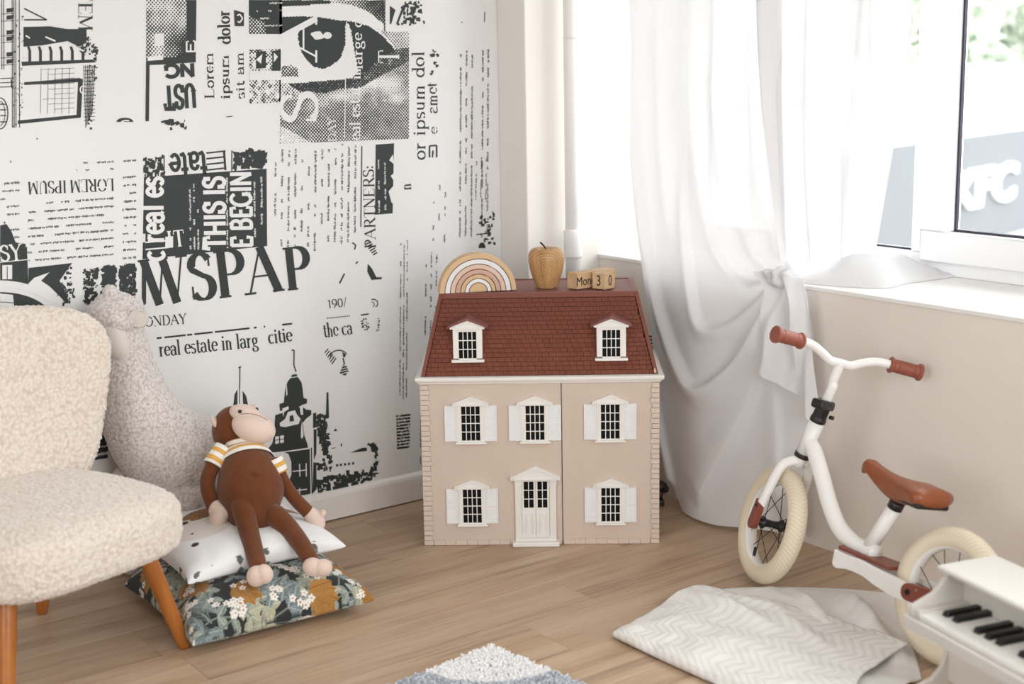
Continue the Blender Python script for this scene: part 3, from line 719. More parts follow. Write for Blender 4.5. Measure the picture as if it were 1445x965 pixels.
def paint_floral(U, V, top):
    C = np.empty(U.shape + (3,)); C[:] = L3(47, 50, 50)
    leaf, stem, rng = painter(11, 0, 0)
    sage, blue, pale, dk = L3(146, 154, 144), L3(122, 136, 140), L3(180, 178, 154), L3(92, 100, 96)
    for _ in range(7):    # large grey acanthus sweeps
        cx, cy, a = rng.uniform(-1, 1), rng.uniform(-1, 1), rng.uniform(0, 6.3)
        for k in range(4): leaf(C, U, V, cx, cy, a+.22*k-.3, rng.uniform(.42, .6), .055, (blue if k % 2 else dk)*rng.uniform(.8, 1.1), L3(150, 158, 154))
    for kk in range(90):
        x, y, a = -1 + 2*((kk % 10)+rng.rand())/10, -1 + 2*((kk//10)+rng.rand())/9, rng.uniform(0, 6.3); pts = [(x, y)]
        for k in range(3): a += rng.uniform(-.7, .7); x += .13*math.cos(a); y += .13*math.sin(a); pts.append((x, y))
        stem(C, U, V, pts, .008, L3(120, 128, 116))
        col = (sage, blue, pale)[rng.randint(3)]
        for k, (px, py) in enumerate(pts[1:]):
            for sgn in (-1, 1): leaf(C, U, V, px, py, a + sgn*rng.uniform(.6, 1.1), rng.uniform(.12, .165), rng.uniform(.032, .046), col*rng.uniform(.85, 1.1), L3(196, 196, 176) if col is pale else L3(176, 184, 176))
    gold = L3(186, 136, 74)
    spots = [(-.62, -.30), (-.30, -.62), (.82, -.62), (-.75, .45), (.1, .2), (.55, .55), (.35, -.85), (.93, -.93)]
    for cx, cy in spots:
        a0 = rng.uniform(0, 6.3)
        for k in range(5): leaf(C, U, V, cx-.08*math.cos(a0), cy-.08*math.sin(a0), a0 + (k-2)*.33, rng.uniform(.24, .30), .075, gold*rng.uniform(.78, 1.12), L3(150, 100, 50))
    for _ in range(75):
        cx, cy = rng.uniform(-.97, .97), rng.uniform(-.97, .97)
        for k in range(3):
            px, py = cx + rng.uniform(-.07, .07), cy + rng.uniform(-.07, .07); i0, i1 = np.searchsorted(U[:, 0], (px-.05, px+.05)); j0, j1 = np.searchsorted(V[0], (py-.05, py+.05)); w = (slice(i0, i1), slice(j0, j1)); u, v = U[w], V[w]
            r = np.hypot(u-px, v-py); t = np.arctan2(v-py, u-px)
            C[w][r < .029*(1+.22*np.cos(5*t))] = L3(232, 226, 218); C[w][r < .007] = L3(150, 60, 44)
    return C
def paint_face(U, V, top):
    C = np.empty(U.shape + (3,)); C[:] = L3(243, 242, 242)
    if True:
        leaf, stem, rng = painter(5, 0, 0)
        for _ in range(120):
            x, y, a = rng.uniform(-1, 1), rng.uniform(-1, 1), rng.uniform(0, 6.3)
            for s in (-.6, .0, .6): leaf(C, U, V, x, y, a+s, .075, .024, L3(112, 114, 106), L3(140, 140, 132))
        if not top: return C
        C[(V > -.90) & (np.abs(U) < .95)] = L3(243, 242, 242)
    def ell(cx, cy, rx, ry, ang=0):
        c, s = math.cos(ang), math.sin(ang); a = (U-cx)*c + (V-cy)*s; b = -(U-cx)*s + (V-cy)*c; return np.hypot(a/rx, b/ry)
    C[ell(-.42, -.02, .40, .40, .3) < 1] = L3(233, 226, 218)          # pale muzzle
    m = ell(-.24, .30, .27, .17, .35) < 1; C[m] = L3(150, 106, 68)
    sp = m & ((np.sin(U*62+np.sin(V*31)*1.3)*np.sin(V*58)) > .72); C[sp] = L3(84, 56, 38)
    C[ell(-.52, .16, .085, .07, .4) < 1] = L3(228, 214, 198); C[ell(-.52, .16, .052, .044, .4) < 1] = L3(50, 34, 28)
    C[ell(-.66, -.46, .046, .04) < 1] = L3(66, 36, 30); C[ell(-.58, -.2, .02, .016) < 1] = L3(66, 36, 30)
    C[ell(-.14, -.05, .02, .018) < 1] = L3(66, 36, 30)
    for k in range(5):
        a = k*1.257; C[ell(-.04+.035*math.cos(a), -.40+.035*math.sin(a), .04, .022, a) < 1] = L3(124, 92, 66)
    m = ell(.66, -.06, .17, .09, -.5) < 1; C[m] = L3(158, 118, 84)
    C[ell(.50, -.32, .04, .036) < 1] = L3(50, 34, 28)
    return C
def bend1(U, V): return -.018*np.clip(-U-V, 0, 2)**2*.3 - .004*(U+V)
CQ = Matrix.Translation((-.683, 3.413, .0345)) @ Matrix.Rotation(math.radians(33.5), 4, 'Z')
cushion('floral_cushion', .237, .112, 300, CQ, paint_floral, M['cushprint'], 'dark green floral cushion lying on the floor under the white one', flat=.30, sink=.06)
def bend2(U, V): return -.018*np.clip(-U+.1, 0, 2)**2*.5 - .016*np.clip(-V-.35, 0, 1)**1.3 - .012*np.clip(U-.3, 0, 1)
CQ2 = Matrix.Translation((-.724, 3.492, .162)) @ Matrix.Rotation(math.radians(34.5), 4, 'Z')
cushion('white_cushion', .211, .056, 220, CQ2, paint_face, M['cushprint'], 'white cushion with printed animal face, lying on the floral cushion', bend=bend2, flat=.75)
# ------------------------------------------------------------------ monkey
def P3m(x, y, Y, r): return P3(x, y, Y-.042, r)
M['velour'] = plain('brown_velour', (113, 64, 35), .85, .16, 40, .35, 500, spec=.15, sheen=.25, bdist=.0015)
M['beige'] = plain('beige_velour', (228, 204, 190), .85, .04, 30, .3, 500, spec=.15, sheen=.3)
mk = empty('monkey_plush', Matrix.Translation((-.665, 3.48, .19)), label='brown velour monkey plush in a striped shirt sitting on the white cushion', cat='plush toy')
MO = Vector((-.665, 3.48, .19))
def ms(pts): return [(p[0]-MO.x, p[1]-MO.y, p[2]-MO.z, p[3]) for p in pts]
tor = ms([P3m(357, 722, 3.50, 36), P3m(354, 695, 3.52, 46), P3m(350, 665, 3.55, 41), P3m(345, 640, 3.585, 29), P3m(343, 625, 3.60, 22)])
m = MB(); Pp, Rr = sweep(tor, 8); m.tube(Pp, Rr, 40); m.build('body', M['velour'], mk, smooth=True)
c = P3m(363, 668, 3.465, 1); MB().ball(Vector(c[:3])-MO, (.009, .006, .008), 14, 10).build('navel', M['velour'], mk, smooth=True)
# shirt: a sleeve of cloth round the upper body, striped
t = NT('striped_jersey'); tc = t.n('ShaderNodeUVMap'); sx_ = t.n('ShaderNodeSeparateXYZ'); t.l(tc.outputs[0], sx_.inputs[0])
st = t.math('GREATER_THAN', t.math('FRACT', t.math('MULTIPLY', sx_.outputs['Y'], 3.4)), .5)
t.color(t.mix(st, srgb(240, 236, 230), srgb(222, 172, 96))); t.set(Roughness=.9); t.b.inputs['Specular IOR Level'].default_value = .1; t.bump(t.noise(t.coord(), 800, 2), .3, .0008); M['jersey'] = t.m
def cloth_tube(name, P, R, seg, vscale, parent, thick=.0025):
    m = MB(); m.tube(P, R, seg, caps=False); me = bpy.data.meshes.new(name); me.from_pydata(m.v, [], m.f)
    uv = me.uv_layers.new(name='UVMap'); n = len(P); L = [0]
    for a, b in zip(P[:-1], P[1:]): L.append(L[-1] + (Vector(b)-Vector(a)).length)
    for pl in me.polygons:
        for li in pl.loop_indices:
            vi = me.loops[li].vertex_index; uv.data[li].uv = ((vi % seg)/seg, L[vi//seg]*vscale)
    me.polygons.foreach_set('use_smooth', [True]*len(me.polygons)); me.materials.append(M['jersey']); o = link(name, me, parent)
    s = o.modifiers.new('s', 'SOLIDIFY'); s.thickness = thick; s.offset = 1; return o
idx = [i for i in range(len(Pp)) if Rr[i] > 0][:]
full_ = list(zip(Pp, Rr)); start = 4 + 8*2 + 3
seg_ = full_[start:len(full_)-4]
cloth_tube('shirt', [p for p, r in seg_], [r+.0035 for p, r in seg_], 40, 12.5, mk)
# limbs
def limb(name, pts, extra=None):
    m = MB(); P_, R_ = sweep(ms(pts), 8); m.tube(P_, R_, 20); return m.build(name, M['velour'], mk, smooth=True), P_, R_
armL, pa, ra = limb('arm', [P3m(312, 640, 3.55, 11), P3m(299, 660, 3.525, 10.5), P3m(293, 685, 3.505, 10.5), P3m(301, 715, 3.49, 10)])
armR, pb, rb_ = limb('arm', [P3m(388, 655, 3.55, 10), P3m(400, 680, 3.545, 9.5), P3m(415, 702, 3.545, 9.5), P3m(434, 722, 3.55, 9.5)])
limb('leg', [P3m(342, 714, 3.455, 16), P3m(350, 745, 3.415, 14), P3m(358, 775, 3.36, 12.8), P3m(365, 802, 3.305, 12)])
limb('leg', [P3m(388, 727, 3.47, 15.5), P3m(407, 745, 3.45, 14), P3m(425, 768, 3.40, 12.8), P3m(437, 789, 3.36, 12)])
def paw(name, balls):
    m = MB()
    for x, y, Y, r3, rot in balls:
        q = P3m(x, y, Y, 1); k = q[3]; m.ball(Vector(q[:3])-MO, tuple(k*a for a in r3), 20, 14, Matrix.Rotation(math.radians(rot), 3, 'Y'))
    me = remeshed(m.v, m.f, .0022); me.materials.append(M['beige']); me.name = name
    sm = link(name, me, mk); md = sm.modifiers.new('sm', 'SMOOTH'); md.iterations = 4; return sm
paw('hand', [(309, 728, 3.48, (13, 13, 19), 20), (305, 718, 3.485, (11, 11, 13), 0), (319, 722, 3.475, (5.5, 5, 8), -25)])
paw('hand', [(445, 733, 3.55, (12, 12, 17), -35), (439, 727, 3.55, (11, 11, 12), 0), (456, 724, 3.545, (5, 5, 5), 0)])
paw('foot', [(362, 813, 3.275, (14, 14, 15), 10), (373, 810, 3.275, (12, 13, 14), -10)])
paw('foot', [(442, 800, 3.335, (15, 14, 13), 15), (456, 801, 3.33, (13, 13, 12.5), -20)])
# head, muzzle and face patch
h = P3m(327, 606, 3.62, 1); MB().ball(Vector(h[:3])-MO, tuple(a*h[3] for a in (27, 27, 33)), 32, 24, Matrix.Rotation(math.radians(12), 3, 'Y')).build('head', M['velour'], mk, smooth=True)
h = P3m(358, 603, 3.583, 1); mz = MB().ball(Vector(h[:3])-MO, tuple(a*h[3] for a in (31, 27, 21)), 36, 26, Matrix.Rotation(math.radians(22), 3, 'Y')).build('muzzle', M['beige'], mk, smooth=True)
h = P3m(345, 583, 3.592, 1); MB().ball(Vector(h[:3])-MO, tuple(a*h[3] for a in (21, 18, 12)), 28, 18, Matrix.Rotation(math.radians(14), 3, 'Y')).build('face_patch', M['beige'], mk, smooth=True)
h = P3m(338.5, 580.5, 3.556, 1); MB().ball(Vector(h[:3])-MO, tuple(a*h[3] for a in (2.8, 2.8, 2.8)), 12, 8).build('eye', plain('black_bead', (26, 26, 34), .2), mk, smooth=True)
h = P3m(362, 577.5, 3.625, 1); MB().ball(Vector(h[:3])-MO, tuple(a*h[3] for a in (2.8, 2.8, 2.8)), 12, 8).build('eye', M['gasket'], mk, smooth=True)
mp_ = [Vector(at(x, y, Y-.042))-MO for x, y, Y in ((336, 585, 3.565), (350, 583.5, 3.548), (364, 586, 3.546), (378, 592.5, 3.556))]
MB().tube(catmull(mp_, 5), .0007, 6).build('mouth_seam', plain('seam_thread', (110, 70, 70), .8), mk)
c = P3m(304.5, 597, 3.60, 1); e_ = MB().ball(Vector(c[:3])-MO, tuple(a*c[3] for a in (4.5, 8, 11.5)), 18, 14, Matrix.Rotation(math.radians(-28), 3, 'Y')).build('ear', M['beige'], mk, smooth=True)
c = P3m(358, 575, 3.66, 1); MB().ball(Vector(c[:3])-MO, tuple(a*c[3] for a in (6, 8, 4)), 14, 10).build('ear', M['beige'], mk, smooth=True)
# sleeves
def sleeve(P_, R_, n): cloth_tube('sleeve', P_[2:n], [max(r, R_[6])+.0045 for r in R_[2:n]], 24, 12.5, mk)
sleeve(pa, ra, 12); sleeve(pb, rb_, 9)
m = MB(); m.box((-.004, 0, -.016), (.004, .0006, 0)); o = m.build('care_tag', M['dwhite'], mk); o.location = Vector(P3m(363, 739, 3.455, 1)[:3])-MO
# ------------------------------------------------------------------ balance bike leaning on the wall
M['bikewhite'] = plain('bike_enamel', (243, 240, 236), .22, .01, 10)
M['tan_leather'] = plain('saddle_leather', (148, 80, 44), .35, .1, 40, .1, 600)
M['brownplastic'] = plain('red_brown_plastic', (132, 66, 50), .4, .05, 30)
M['brownrubber'] = plain('red_brown_grip', (150, 82, 64), .5, .06, 40)
M['blackmetal'] = plain('black_metal', (28, 28, 30), .35, .03)
M['tyre'] = plain('cream_rubber', (226, 211, 186), .6, .05, 30)
M['chrome'] = plain('steel', (190, 188, 184), .25, .02, metal=1)
Fg, Rg = onz(1072, 826), onz(1320, 942); WBS = (Fg-Rg).length; fd = (Fg-Rg).normalized(); rd = Vector((fd.y, -fd.x, 0)); lam = math.radians(13)
ub = Vector((0, 0, 1))*math.cos(lam) + rd*math.sin(lam); lb = ub.cross(fd)     # x forward, y left, z up of the bike
BK = Matrix(((fd.x, lb.x, ub.x, Rg.x), (fd.y, lb.y, ub.y, Rg.y), (fd.z, lb.z, ub.z, Rg.z), (0, 0, 0, 1)))
bike = empty('balance_bike', BK @ Matrix.Translation((0, 0, .008)), label='white balance bike with cream tyres and tan saddle leaning against the wall', cat='bike')
WR = .1555; XF = WBS
hd0, hd1 = Vector((XF-.012, 0, .205)), Vector((.475, 0, .602)); hax = (Vector((.505, 0, .47)) - Vector((.543, 0, .345))).normalized()
hpt = Vector((.524, 0, .407)); STEER = Matrix.Translation(hpt) @ Matrix.Rotation(math.radians(-17), 4, hax) @ Matrix.Translation(-hpt)
def wheel(cx, mtx):
    w_ = link('wheel', None, bike); w_.matrix_local = mtx @ Matrix.Translation((cx, 0, WR))
    # tyre with a tread of chevrons
    m = MB(); n, k = 120, 20; R0, r0 = WR-.0255, .0255; vs = []
    for i in range(n):
        a = 2*math.pi*i/n
        for j in range(k):
            t = 2*math.pi*j/k; c = math.cos(t); s = math.sin(t)
            rr = r0
            vs.append(((R0 + rr*c)*math.cos(a), rr*s*.98, (R0 + rr*c)*math.sin(a)))
    m.add(vs, [(i*k+j, i*k+(j+1) % k, ((i+1) % n)*k+(j+1) % k, ((i+1) % n)*k+j) for i in range(n) for j in range(k)])
    m.build('tyre', M['tyre_t'], w_, smooth=True)
    MB().lathe([(WR-.050, -.012), (WR-.044, -.0165), (WR-.037, -.0165), (WR-.036, -.010), (WR-.036, .010), (WR-.037, .0165), (WR-.044, .0165), (WR-.050, .012), (WR-.0515, 0), (WR-.050, -.012)], 56, 'y').build('rim', M['bikewhite'], w_, smooth=True)
    h = MB().lathe([(0, -.036), (.010, -.036), (.010, -.030), (.0165, -.029), (.0165, -.025), (.011, -.021), (.009, 0), (.011, .021), (.0165, .025), (.0165, .029), (.010, .030), (.010, .036), (0, .036)], 20, 'y').build('hub', M['blackmetal'], w_, smooth=True)
    MB().lathe([(0, -.05), (.005, -.05), (.005, .05), (0, .05)], 12, 'y').build('axle', M['chrome'], w_, smooth=True)
    sp_ = None
    for i in range(16):
        a = 2*math.pi*i/16; s = 1 if i % 2 else -1; tw = (1 if (i//2) % 2 else -1)*.9
        p0 = (math.cos(a+tw)*.015, s*.027, math.sin(a+tw)*.015); p1 = (math.cos(a)*(WR-.049), s*.002, math.sin(a)*(WR-.049))
        MB().tube([p0, p1], .0011, 6).build('spoke', M['blackmetal'], w_)
    a = -1.15; MB().tube([(math.cos(a)*(WR-.052), .004, math.sin(a)*(WR-.052)), (math.cos(a)*(WR-.075), .010, math.sin(a)*(WR-.075))], .0042, 10).build('valve', M['blackmetal'], w_, smooth=True)
    return w_
t = NT('tyre_rubber'); tc = t.n('ShaderNodeTexCoord'); sx_ = t.n('ShaderNodeSeparateXYZ'); t.l(tc.outputs['Object'], sx_.inputs[0])
ang = t.math('ARCTAN2', sx_.outputs['Z'], sx_.outputs['X']); ay = t.math('ABSOLUTE', sx_.outputs['Y'])
ph = t.math('FRACT', t.math('ADD', t.math('MULTIPLY', ang, 84/6.28319), t.math('MULTIPLY', ay, 60)))
gr = t.math('LESS_THAN', t.math('ABSOLUTE', t.math('SUBTRACT', ph, .5)), .07)
rad = t.math('SQRT', t.math('ADD', t.math('POWER', sx_.outputs['X'], 2), t.math('POWER', sx_.outputs['Z'], 2)))
gr = t.math('MULTIPLY', gr, t.math('GREATER_THAN', rad, WR-.021))
t.color(t.mix(gr, srgb(231, 217, 193), srgb(214, 195, 164))); t.set(Roughness=.65); t.bump(t.math('SUBTRACT', 1, gr), .6, .0015); M['tyre_t'] = t.m
wheel(0, Matrix.Identity(4)); wheel(XF, STEER)
# fork
def st(p): return STEER @ Vector(p)
crown = Vector((.548, 0, .335))
fk = MB()
for s in (-1, 1):
    pts = [(crown.x-.004, s*.006, crown.z), (crown.x+.003, s*.022, .330), (crown.x+.012, s*.040, .308), (XF-.022, s*.047, .24), (XF-.004, s*.047, .185)]
    fk.tube([st(p) for p in catmull(pts, 6)], .0125, 16)
fk.tube([st(crown + hax*-.01), st(crown + hax*.03)], .0185, 20)
fk.build('fork', M['bikewhite'], bike, smooth=True)
for s in (-1, 1):
    m = MB(); a0, a1 = Vector((XF-.008, 0, .200)), Vector((XF+.001, 0, .150)); d = (a1-a0).normalized(); q = Vector((-d.z, 0, d.x))
    outline = []
    for tt in np.linspace(0, math.pi, 9): outline.append(a1 + d*.0165*math.sin(tt) + q*.0165*math.cos(tt))
    outline += [a0 - q*.013 - d*.004, a0 + q*.013 - d*.012]
    y0, y1 = sorted((s*.043, s*.061)); vs = [st((p.x, y0, p.z)) for p in outline] + [st((p.x, y1, p.z)) for p in outline]; n = len(outline)
    m.add(vs, [tuple(range(n)), tuple(range(2*n-1, n-1, -1))] + [(i, i+n, (i+1) % n+n, (i+1) % n) for i in range(n)])
    o = m.build('fork_end_cover', M['brownplastic'], bike, bevel=.0025)
    MB().tube([st((XF-.007, s*.0605, .196)), st((XF-.007, s*.0625, .196))], .0045, 12).build('bolt', M['blackmetal'], o)
# head set, quick clamp, stem and handlebar
MB().tube([hpt - hax*.062, hpt - hax*.05], .0205, 20).build('headset_ring', M['blackmetal'], bike, smooth=True)
cl = MB(); cl.tube([hpt + hax*.040, hpt + hax*.049, hpt + hax*.055, hpt + hax*.082, hpt+hax*.084, hpt + hax*.098], [.0205, .0205, .0185, .0185, .020, .020], 20)
cl.build('stem_clamp', M['blackmetal'], bike, smooth=False, bevel=.001)
c = st(hpt + hax*.083); m = MB(); m.box((-.020, -.022, -.010), (.016, .044, .014)); o = m.build('clamp_lever', M['blackmetal'], bike, bevel=.006); o.matrix_local = STEER @ Matrix.Translation(hpt + hax*.086) @ Matrix.Rotation(math.radians(35), 4, 'Z')
MB().tube([st(hpt + hax*.060 + Vector((-.012, -.020, 0))), st(hpt + hax*.060 + Vector((-.02, -.028, 0)))], .005, 10).build('clamp_screw', M['blackmetal'], bike, smooth=True)
hc = Vector((.478, 0, .602)); m = MB()
m.tube([st(p) for p in catmull([hpt + hax*.09, hpt + hax*.14, hc + Vector((.010, 0, -.05)), hc + Vector((.003, 0, -.015)), hc], 5)], .0125, 18)
barL = [(hc.x, 0, hc.z), (hc.x-.001, .028, hc.z+.000), (hc.x-.003, .054, hc.z+.012), (hc.x-.007, .084, hc.z+.024), (hc.x-.014, .116, hc.z+.028), (hc.x-.026, .180, hc.z+.028)]
barR = [(p[0], -p[1], p[2]) for p in barL]
m.tube([st(p) for p in catmull(barR[::-1] + barL[1:], 6)], .0112, 18)
m.build('handlebar', M['bikewhite'], bike, smooth=True)
for B in (barL, barR):
    a, b = Vector(B[-2]), Vector(B[-1]); d = (b-a).normalized(); s0 = a + d*.008
    L = .083; pr = [(0, .0165), (.002, .0205), (.007, .0205), (.010, .0165), (.020, .0168), (.0205, .0158), (.0225, .0158), (.023, .0170), (.062, .0172), (.0625, .0160), (.0645, .0160), (.065, .0172), (.074, .0172), (.0765, .0215), (.0835, .0215), (.0855, .0185)]
    m = MB(); m.tube([st(s0 + d*h_) for h_, r_ in pr], [r_ for h_, r_ in pr], 24); m.build('grip', M['brownrubber'], bike, smooth=False, bevel=.0006)
# frame
fr = MB()
fr.tube([hpt - hax*.050, hpt + hax*.040], .0195, 22)
pts = [(.532, 0, .395), (.505, 0, .375), (.462, 0, .322), (.415, 0, .258), (.368, 0, .212), (.315, 0, .190), (.262, 0, .184), (.235, 0, .184)]
fr.tube(catmull(pts, 6), [.019]*6 + [.0205]*30 + [.0215]*7, 22)
fr.build('frame', M['bikewhite'], bike, smooth=True)
MB().tube([(.262, 0, .188), (.236, 0, .245), (.205, 0, .312)], .0175, 20).build('seat_tube', M['bikewhite'], bike, smooth=True)
pl = MB(); pl.prism([(.325, -.034), (.334, -.024), (.334, .024), (.325, .034), (.215, .040), (.15, .046), (.15, -.046), (.215, -.040)], 'z', .1685, .178)
pl.build('frame_plate', M['brownplastic'], bike, bevel=.004)
def stay(s):
    top = [(.330, .168), (.290, .166), (.240, .168), (.200, .166), (.10, .162), (.035, .164)]
    bot = [(.035, .128), (.10, .118), (.180, .124), (.225, .132), (.280, .132), (.315, .125), (.330, .132)]
    poly = catmull(top, 4) + catmull(bot, 4); n = len(poly)
    m = MB(); off = lambda x, o: s*((.034 if x > .25 else .034 + (.25-x)/.25*.022) + o)
    vs = [(x, off(x, -.0075), z) for x, z in poly] + [(x, off(x, .0075), z) for x, z in poly]
    m.add(vs, [tuple(range(n)), tuple(range(2*n-1, n-1, -1))] + [(i, i+n, (i+1) % n+n, (i+1) % n) for i in range(n)])
    m.build('chain_stay', M['bikewhite'], bike, bevel=.003)
    m = MB(); poly = [(.062 + .020*math.cos(a), .146 + .020*math.sin(a)) for a in np.linspace(-math.pi/2, math.pi/2, 9)] + [(-.018, .172), (-.022, .165), (-.022, .132), (-.018, .128)]
    y0, y1 = sorted((s*.052, s*.070)); m.prism(poly, 'y', y0, y1); o = m.build('dropout_cover', M['brownplastic'], bike, bevel=.003)
    MB().tube([(.060, s*.0695, .146), (.060, s*.0715, .146)], .007, 14).build('bolt', M['blackmetal'], o)
    for dx in (.036, -.004): MB().tube([(dx, s*.0695, .158-.02*(dx < 0)), (dx, s*.0708, .158-.02*(dx < 0))], .003, 10).build('rivet', M['chrome'], o)
stay(-1); stay(1)
# saddle
rows = []; N = 22
for i in range(N+1):
    t_ = i/N; x = .325 - t_*.235            # nose to tail
    wd = .019 + .052*max(0, (t_-.28)/.72)**1.3 if t_ < .92 else .071 - .03*((t_-.92)/.08)**2
    if t_ < .06: wd *= (.55 + .45*t_/.06)
    zt = .404 - .012*math.sin(math.pi*min(1, t_*1.3)) - .030*t_ - .016*max(0, (.10-t_)/.10)**2
    ht = .030 + .030*math.sin(math.pi*min(1, t_*.85))
    if t_ > .93: zt -= .012*((t_-.93)/.07)**2; ht *= 1-.35*((t_-.93)/.07)
    sec = []
    for a in np.linspace(0, 2*math.pi, 24, endpoint=False):
        c, s = math.cos(a), math.sin(a); sec.append((x, wd*math.copysign(abs(c)**.75, c), zt - ht/2 + ht/2*math.copysign(abs(s)**.8, s)))
    rows.append(sec)
m = MB(); vs = [p for r in rows for p in r]; k = 24
m.add(vs, [(i*k+j, i*k+(j+1) % k, (i+1)*k+(j+1) % k, (i+1)*k+j) for i in range(N) for j in range(k)] + [tuple(range(k)), tuple(N*k+j for j in range(k-1, -1, -1))])
m.build('saddle', M['tan_leather'], bike, smooth=True)
MB().prism([(.195, .03), (.195, -.03), (.098, -.055), (.094, -.045), (.094, .045), (.098, .055)], 'z', .327, .341).build('saddle_pan', M['blackmetal'], bike, bevel=.005)
MB().tube([(.209, 0, .302), (.202, 0, .322)], .0185, 18).build('saddle_clamp', M['blackmetal'], bike, smooth=True)
# ------------------------------------------------------------------ toy piano, cut by the right edge of the picture
M['pianowhite'] = plain('piano_enamel', (214, 208, 200), .35, .02, 8)
M['keyw'] = plain('key_white', (240, 236, 230), .3, .01); M['keyb'] = plain('key_black', (22, 21, 21), .35)
pw = Vector((.372, -.928, 0)); pbk = Vector((.928, .372, 0))
PK = .93; P0 = onz(1328, 798, .27 + (1-PK)*(CAM_H-.27)); PI_ = Matrix(((pw.x*PK, pbk.x*PK, 0, P0.x), (pw.y*PK, pbk.y*PK, 0, P0.y), (0, 0, PK, P0.z-.27*PK), (0, 0, 0, 1)))   # x along the keyboard, y to the back
piano = empty('toy_piano', PI_, label='white wooden toy piano with small black and white keys', cat='toy piano')
PWD = .46
side = [(-.083, .166), (-.083, .193), (-.030, .216), (-.018, .228), (.004, .258), (.150, .258), (.150, .0005), (.100, .0005), (.092, .02), (.080, .075), (.050, .11), (.020, .126), (-.083, .133)]
side = [(-.083, .150), (-.083, .195), (-.078, .199), (-.030, .216), (-.014, .228), (.010, .258), (.142, .258), (.142, -.101), (-.062, -.101), (-.062, .008), (-.054, .013), (-.022, .020), (.004, .045), (.018, .085), (.014, .128), (.004, .150)]
for x0 in (.004, PWD-.016):
    MB().prism(side, 'x', x0, x0+.012).build('side_panel', M['pianowhite'], piano, bevel=.0015)
lid = MB(); lid.prism([(.0, .2585), (-.006, .2605), (-.008, .2645), (-.006, .2685), (.0, .2705), (.148, .2705), (.152, .2645), (.148, .2585)], 'x', -.004, PWD+.004); lid.build('lid', M['pianowhite'], piano, bevel=.001)
MB().box((.0165, .050, .166), (PWD-.0165, .058, .258)).build('fallboard', M['pianowhite'], piano)
MB().box((.0165, .125, .010), (PWD-.0165, .138, .257)).build('back_panel', M['pianowhite'], piano)
MB().box((.0165, -.090, .150), (PWD-.0165, .120, .163)).build('key_bed', M['pianowhite'], piano)
MB().box((.002, -.096, .150), (PWD-.002, -.0835, .176)).build('key_slip', M['pianowhite'], piano, bevel=.002)
for x0 in (.0165, PWD-.0345): MB().box((x0, -.080, .1635), (x0+.018, .049, .192)).build('key_block', M['pianowhite'], piano, bevel=.001)
MB().box((.0165, .016, .012), (PWD-.0165, .024, .149)).build('front_panel', M['pianowhite'], piano)
kx0, kx1 = .0352, PWD-.0352; nk = 12; kw_ = (kx1-kx0)/nk
wk = None; bk_ = None
for i in range(nk):
    if wk is None: o = MB().box((0, -.079, .1635), (kw_-.0007, .049, .1865)).build('white_key', M['keyw'], piano, bevel=.001); wk = o.data
    else: o = link('white_key', wk, piano); b = o.modifiers.new('bevel', 'BEVEL'); b.width = .001; b.segments = 2; b.limit_method = 'ANGLE'
    o.location.x = kx0 + i*kw_
    if i % 7 in (0, 1, 3, 4, 5) and i < nk-1:
        if bk_ is None:
            o = MB().add([(-.0085, -.042, .1867), (.0085, -.042, .1867), (.0085, .048, .1867), (-.0085, .048, .1867), (-.0072, -.036, .1975), (.0072, -.036, .1975), (.0072, .048, .1975), (-.0072, .048, .1975)],
                         [(0,3,2,1),(4,5,6,7),(0,1,5,4),(1,2,6,5),(2,3,7,6),(3,0,4,7)]).build('black_key', M['keyb'], piano, bevel=.0012); bk_ = o.data
        else: o = link('black_key', bk_, piano)
        o.location.x = kx0 + (i+1)*kw_
# ------------------------------------------------------------------ rug corner
def rugmat(name):
    t = NT(name); a = t.n('ShaderNodeVertexColor'); a.layer_name = 'yarn'; t.color(a.outputs[0]); t.set(Roughness=.95); t.b.inputs['Specular IOR Level'].default_value = .1
    t.b.inputs['Sheen Weight'].default_value = .3; return t.m
M['yarn'] = rugmat('rug_yarn')
RT = onz(693, 906, .02); RT.z = 0; rugm = Matrix.Translation(RT) @ Matrix.Rotation(math.radians(-45-1.5), 4, 'Z')      # x to the lower right, y would point up right
rug = empty('shaggy_rug', rugm, label='shaggy rug with a white corner and grey field lying on the floor', cat='rug')
RS = 1.5
MB().box((0, -RS, .0003), (RS, 0, .006)).build('backing', plain('rug_backing', (225, 225, 227), .95), rug)
rng = np.random.RandomState(3)
def rug_tone(x, y):      # x right-down, -y left-down; white corner bounded by an arc, grey beyond
    return np.hypot(x, y) < .205
vs, fs, cols = [], [], []
def tufts(n, x0, x1, y0, y1, w, hgt):
    X = rng.uniform(x0, x1, n); Y = rng.uniform(y0, y1, n); wt = rug_tone(X, Y)
    for x, y, q in zip(X, Y, wt):
        a = rng.uniform(0, 6.28); lx, ly = rng.normal(0, .004, 2); h = hgt*rng.uniform(.75, 1.15); b = len(vs)
        for k in range(3): vs.append((x + w*math.cos(a+2.094*k), y + w*math.sin(a+2.094*k), .005))
        for k in range(3): vs.append((x + lx + w*.85*math.cos(a+2.094*k), y + ly + w*.85*math.sin(a+2.094*k), .005+h))
        fs.extend([(b, b+1, b+4, b+3), (b+1, b+2, b+5, b+4), (b+2, b, b+3, b+5), (b+3, b+4, b+5)])
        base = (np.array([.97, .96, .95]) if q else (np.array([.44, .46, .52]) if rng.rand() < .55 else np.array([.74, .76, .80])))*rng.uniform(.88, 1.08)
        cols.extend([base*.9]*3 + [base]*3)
tufts(30000, .003, .60, -.60, -.003, .0030, .012)
tufts(9000, .60, RS-.005, -RS+.005, -.003, .006, .016); tufts(5000, .003, .60, -RS+.005, -.60, .006, .016)
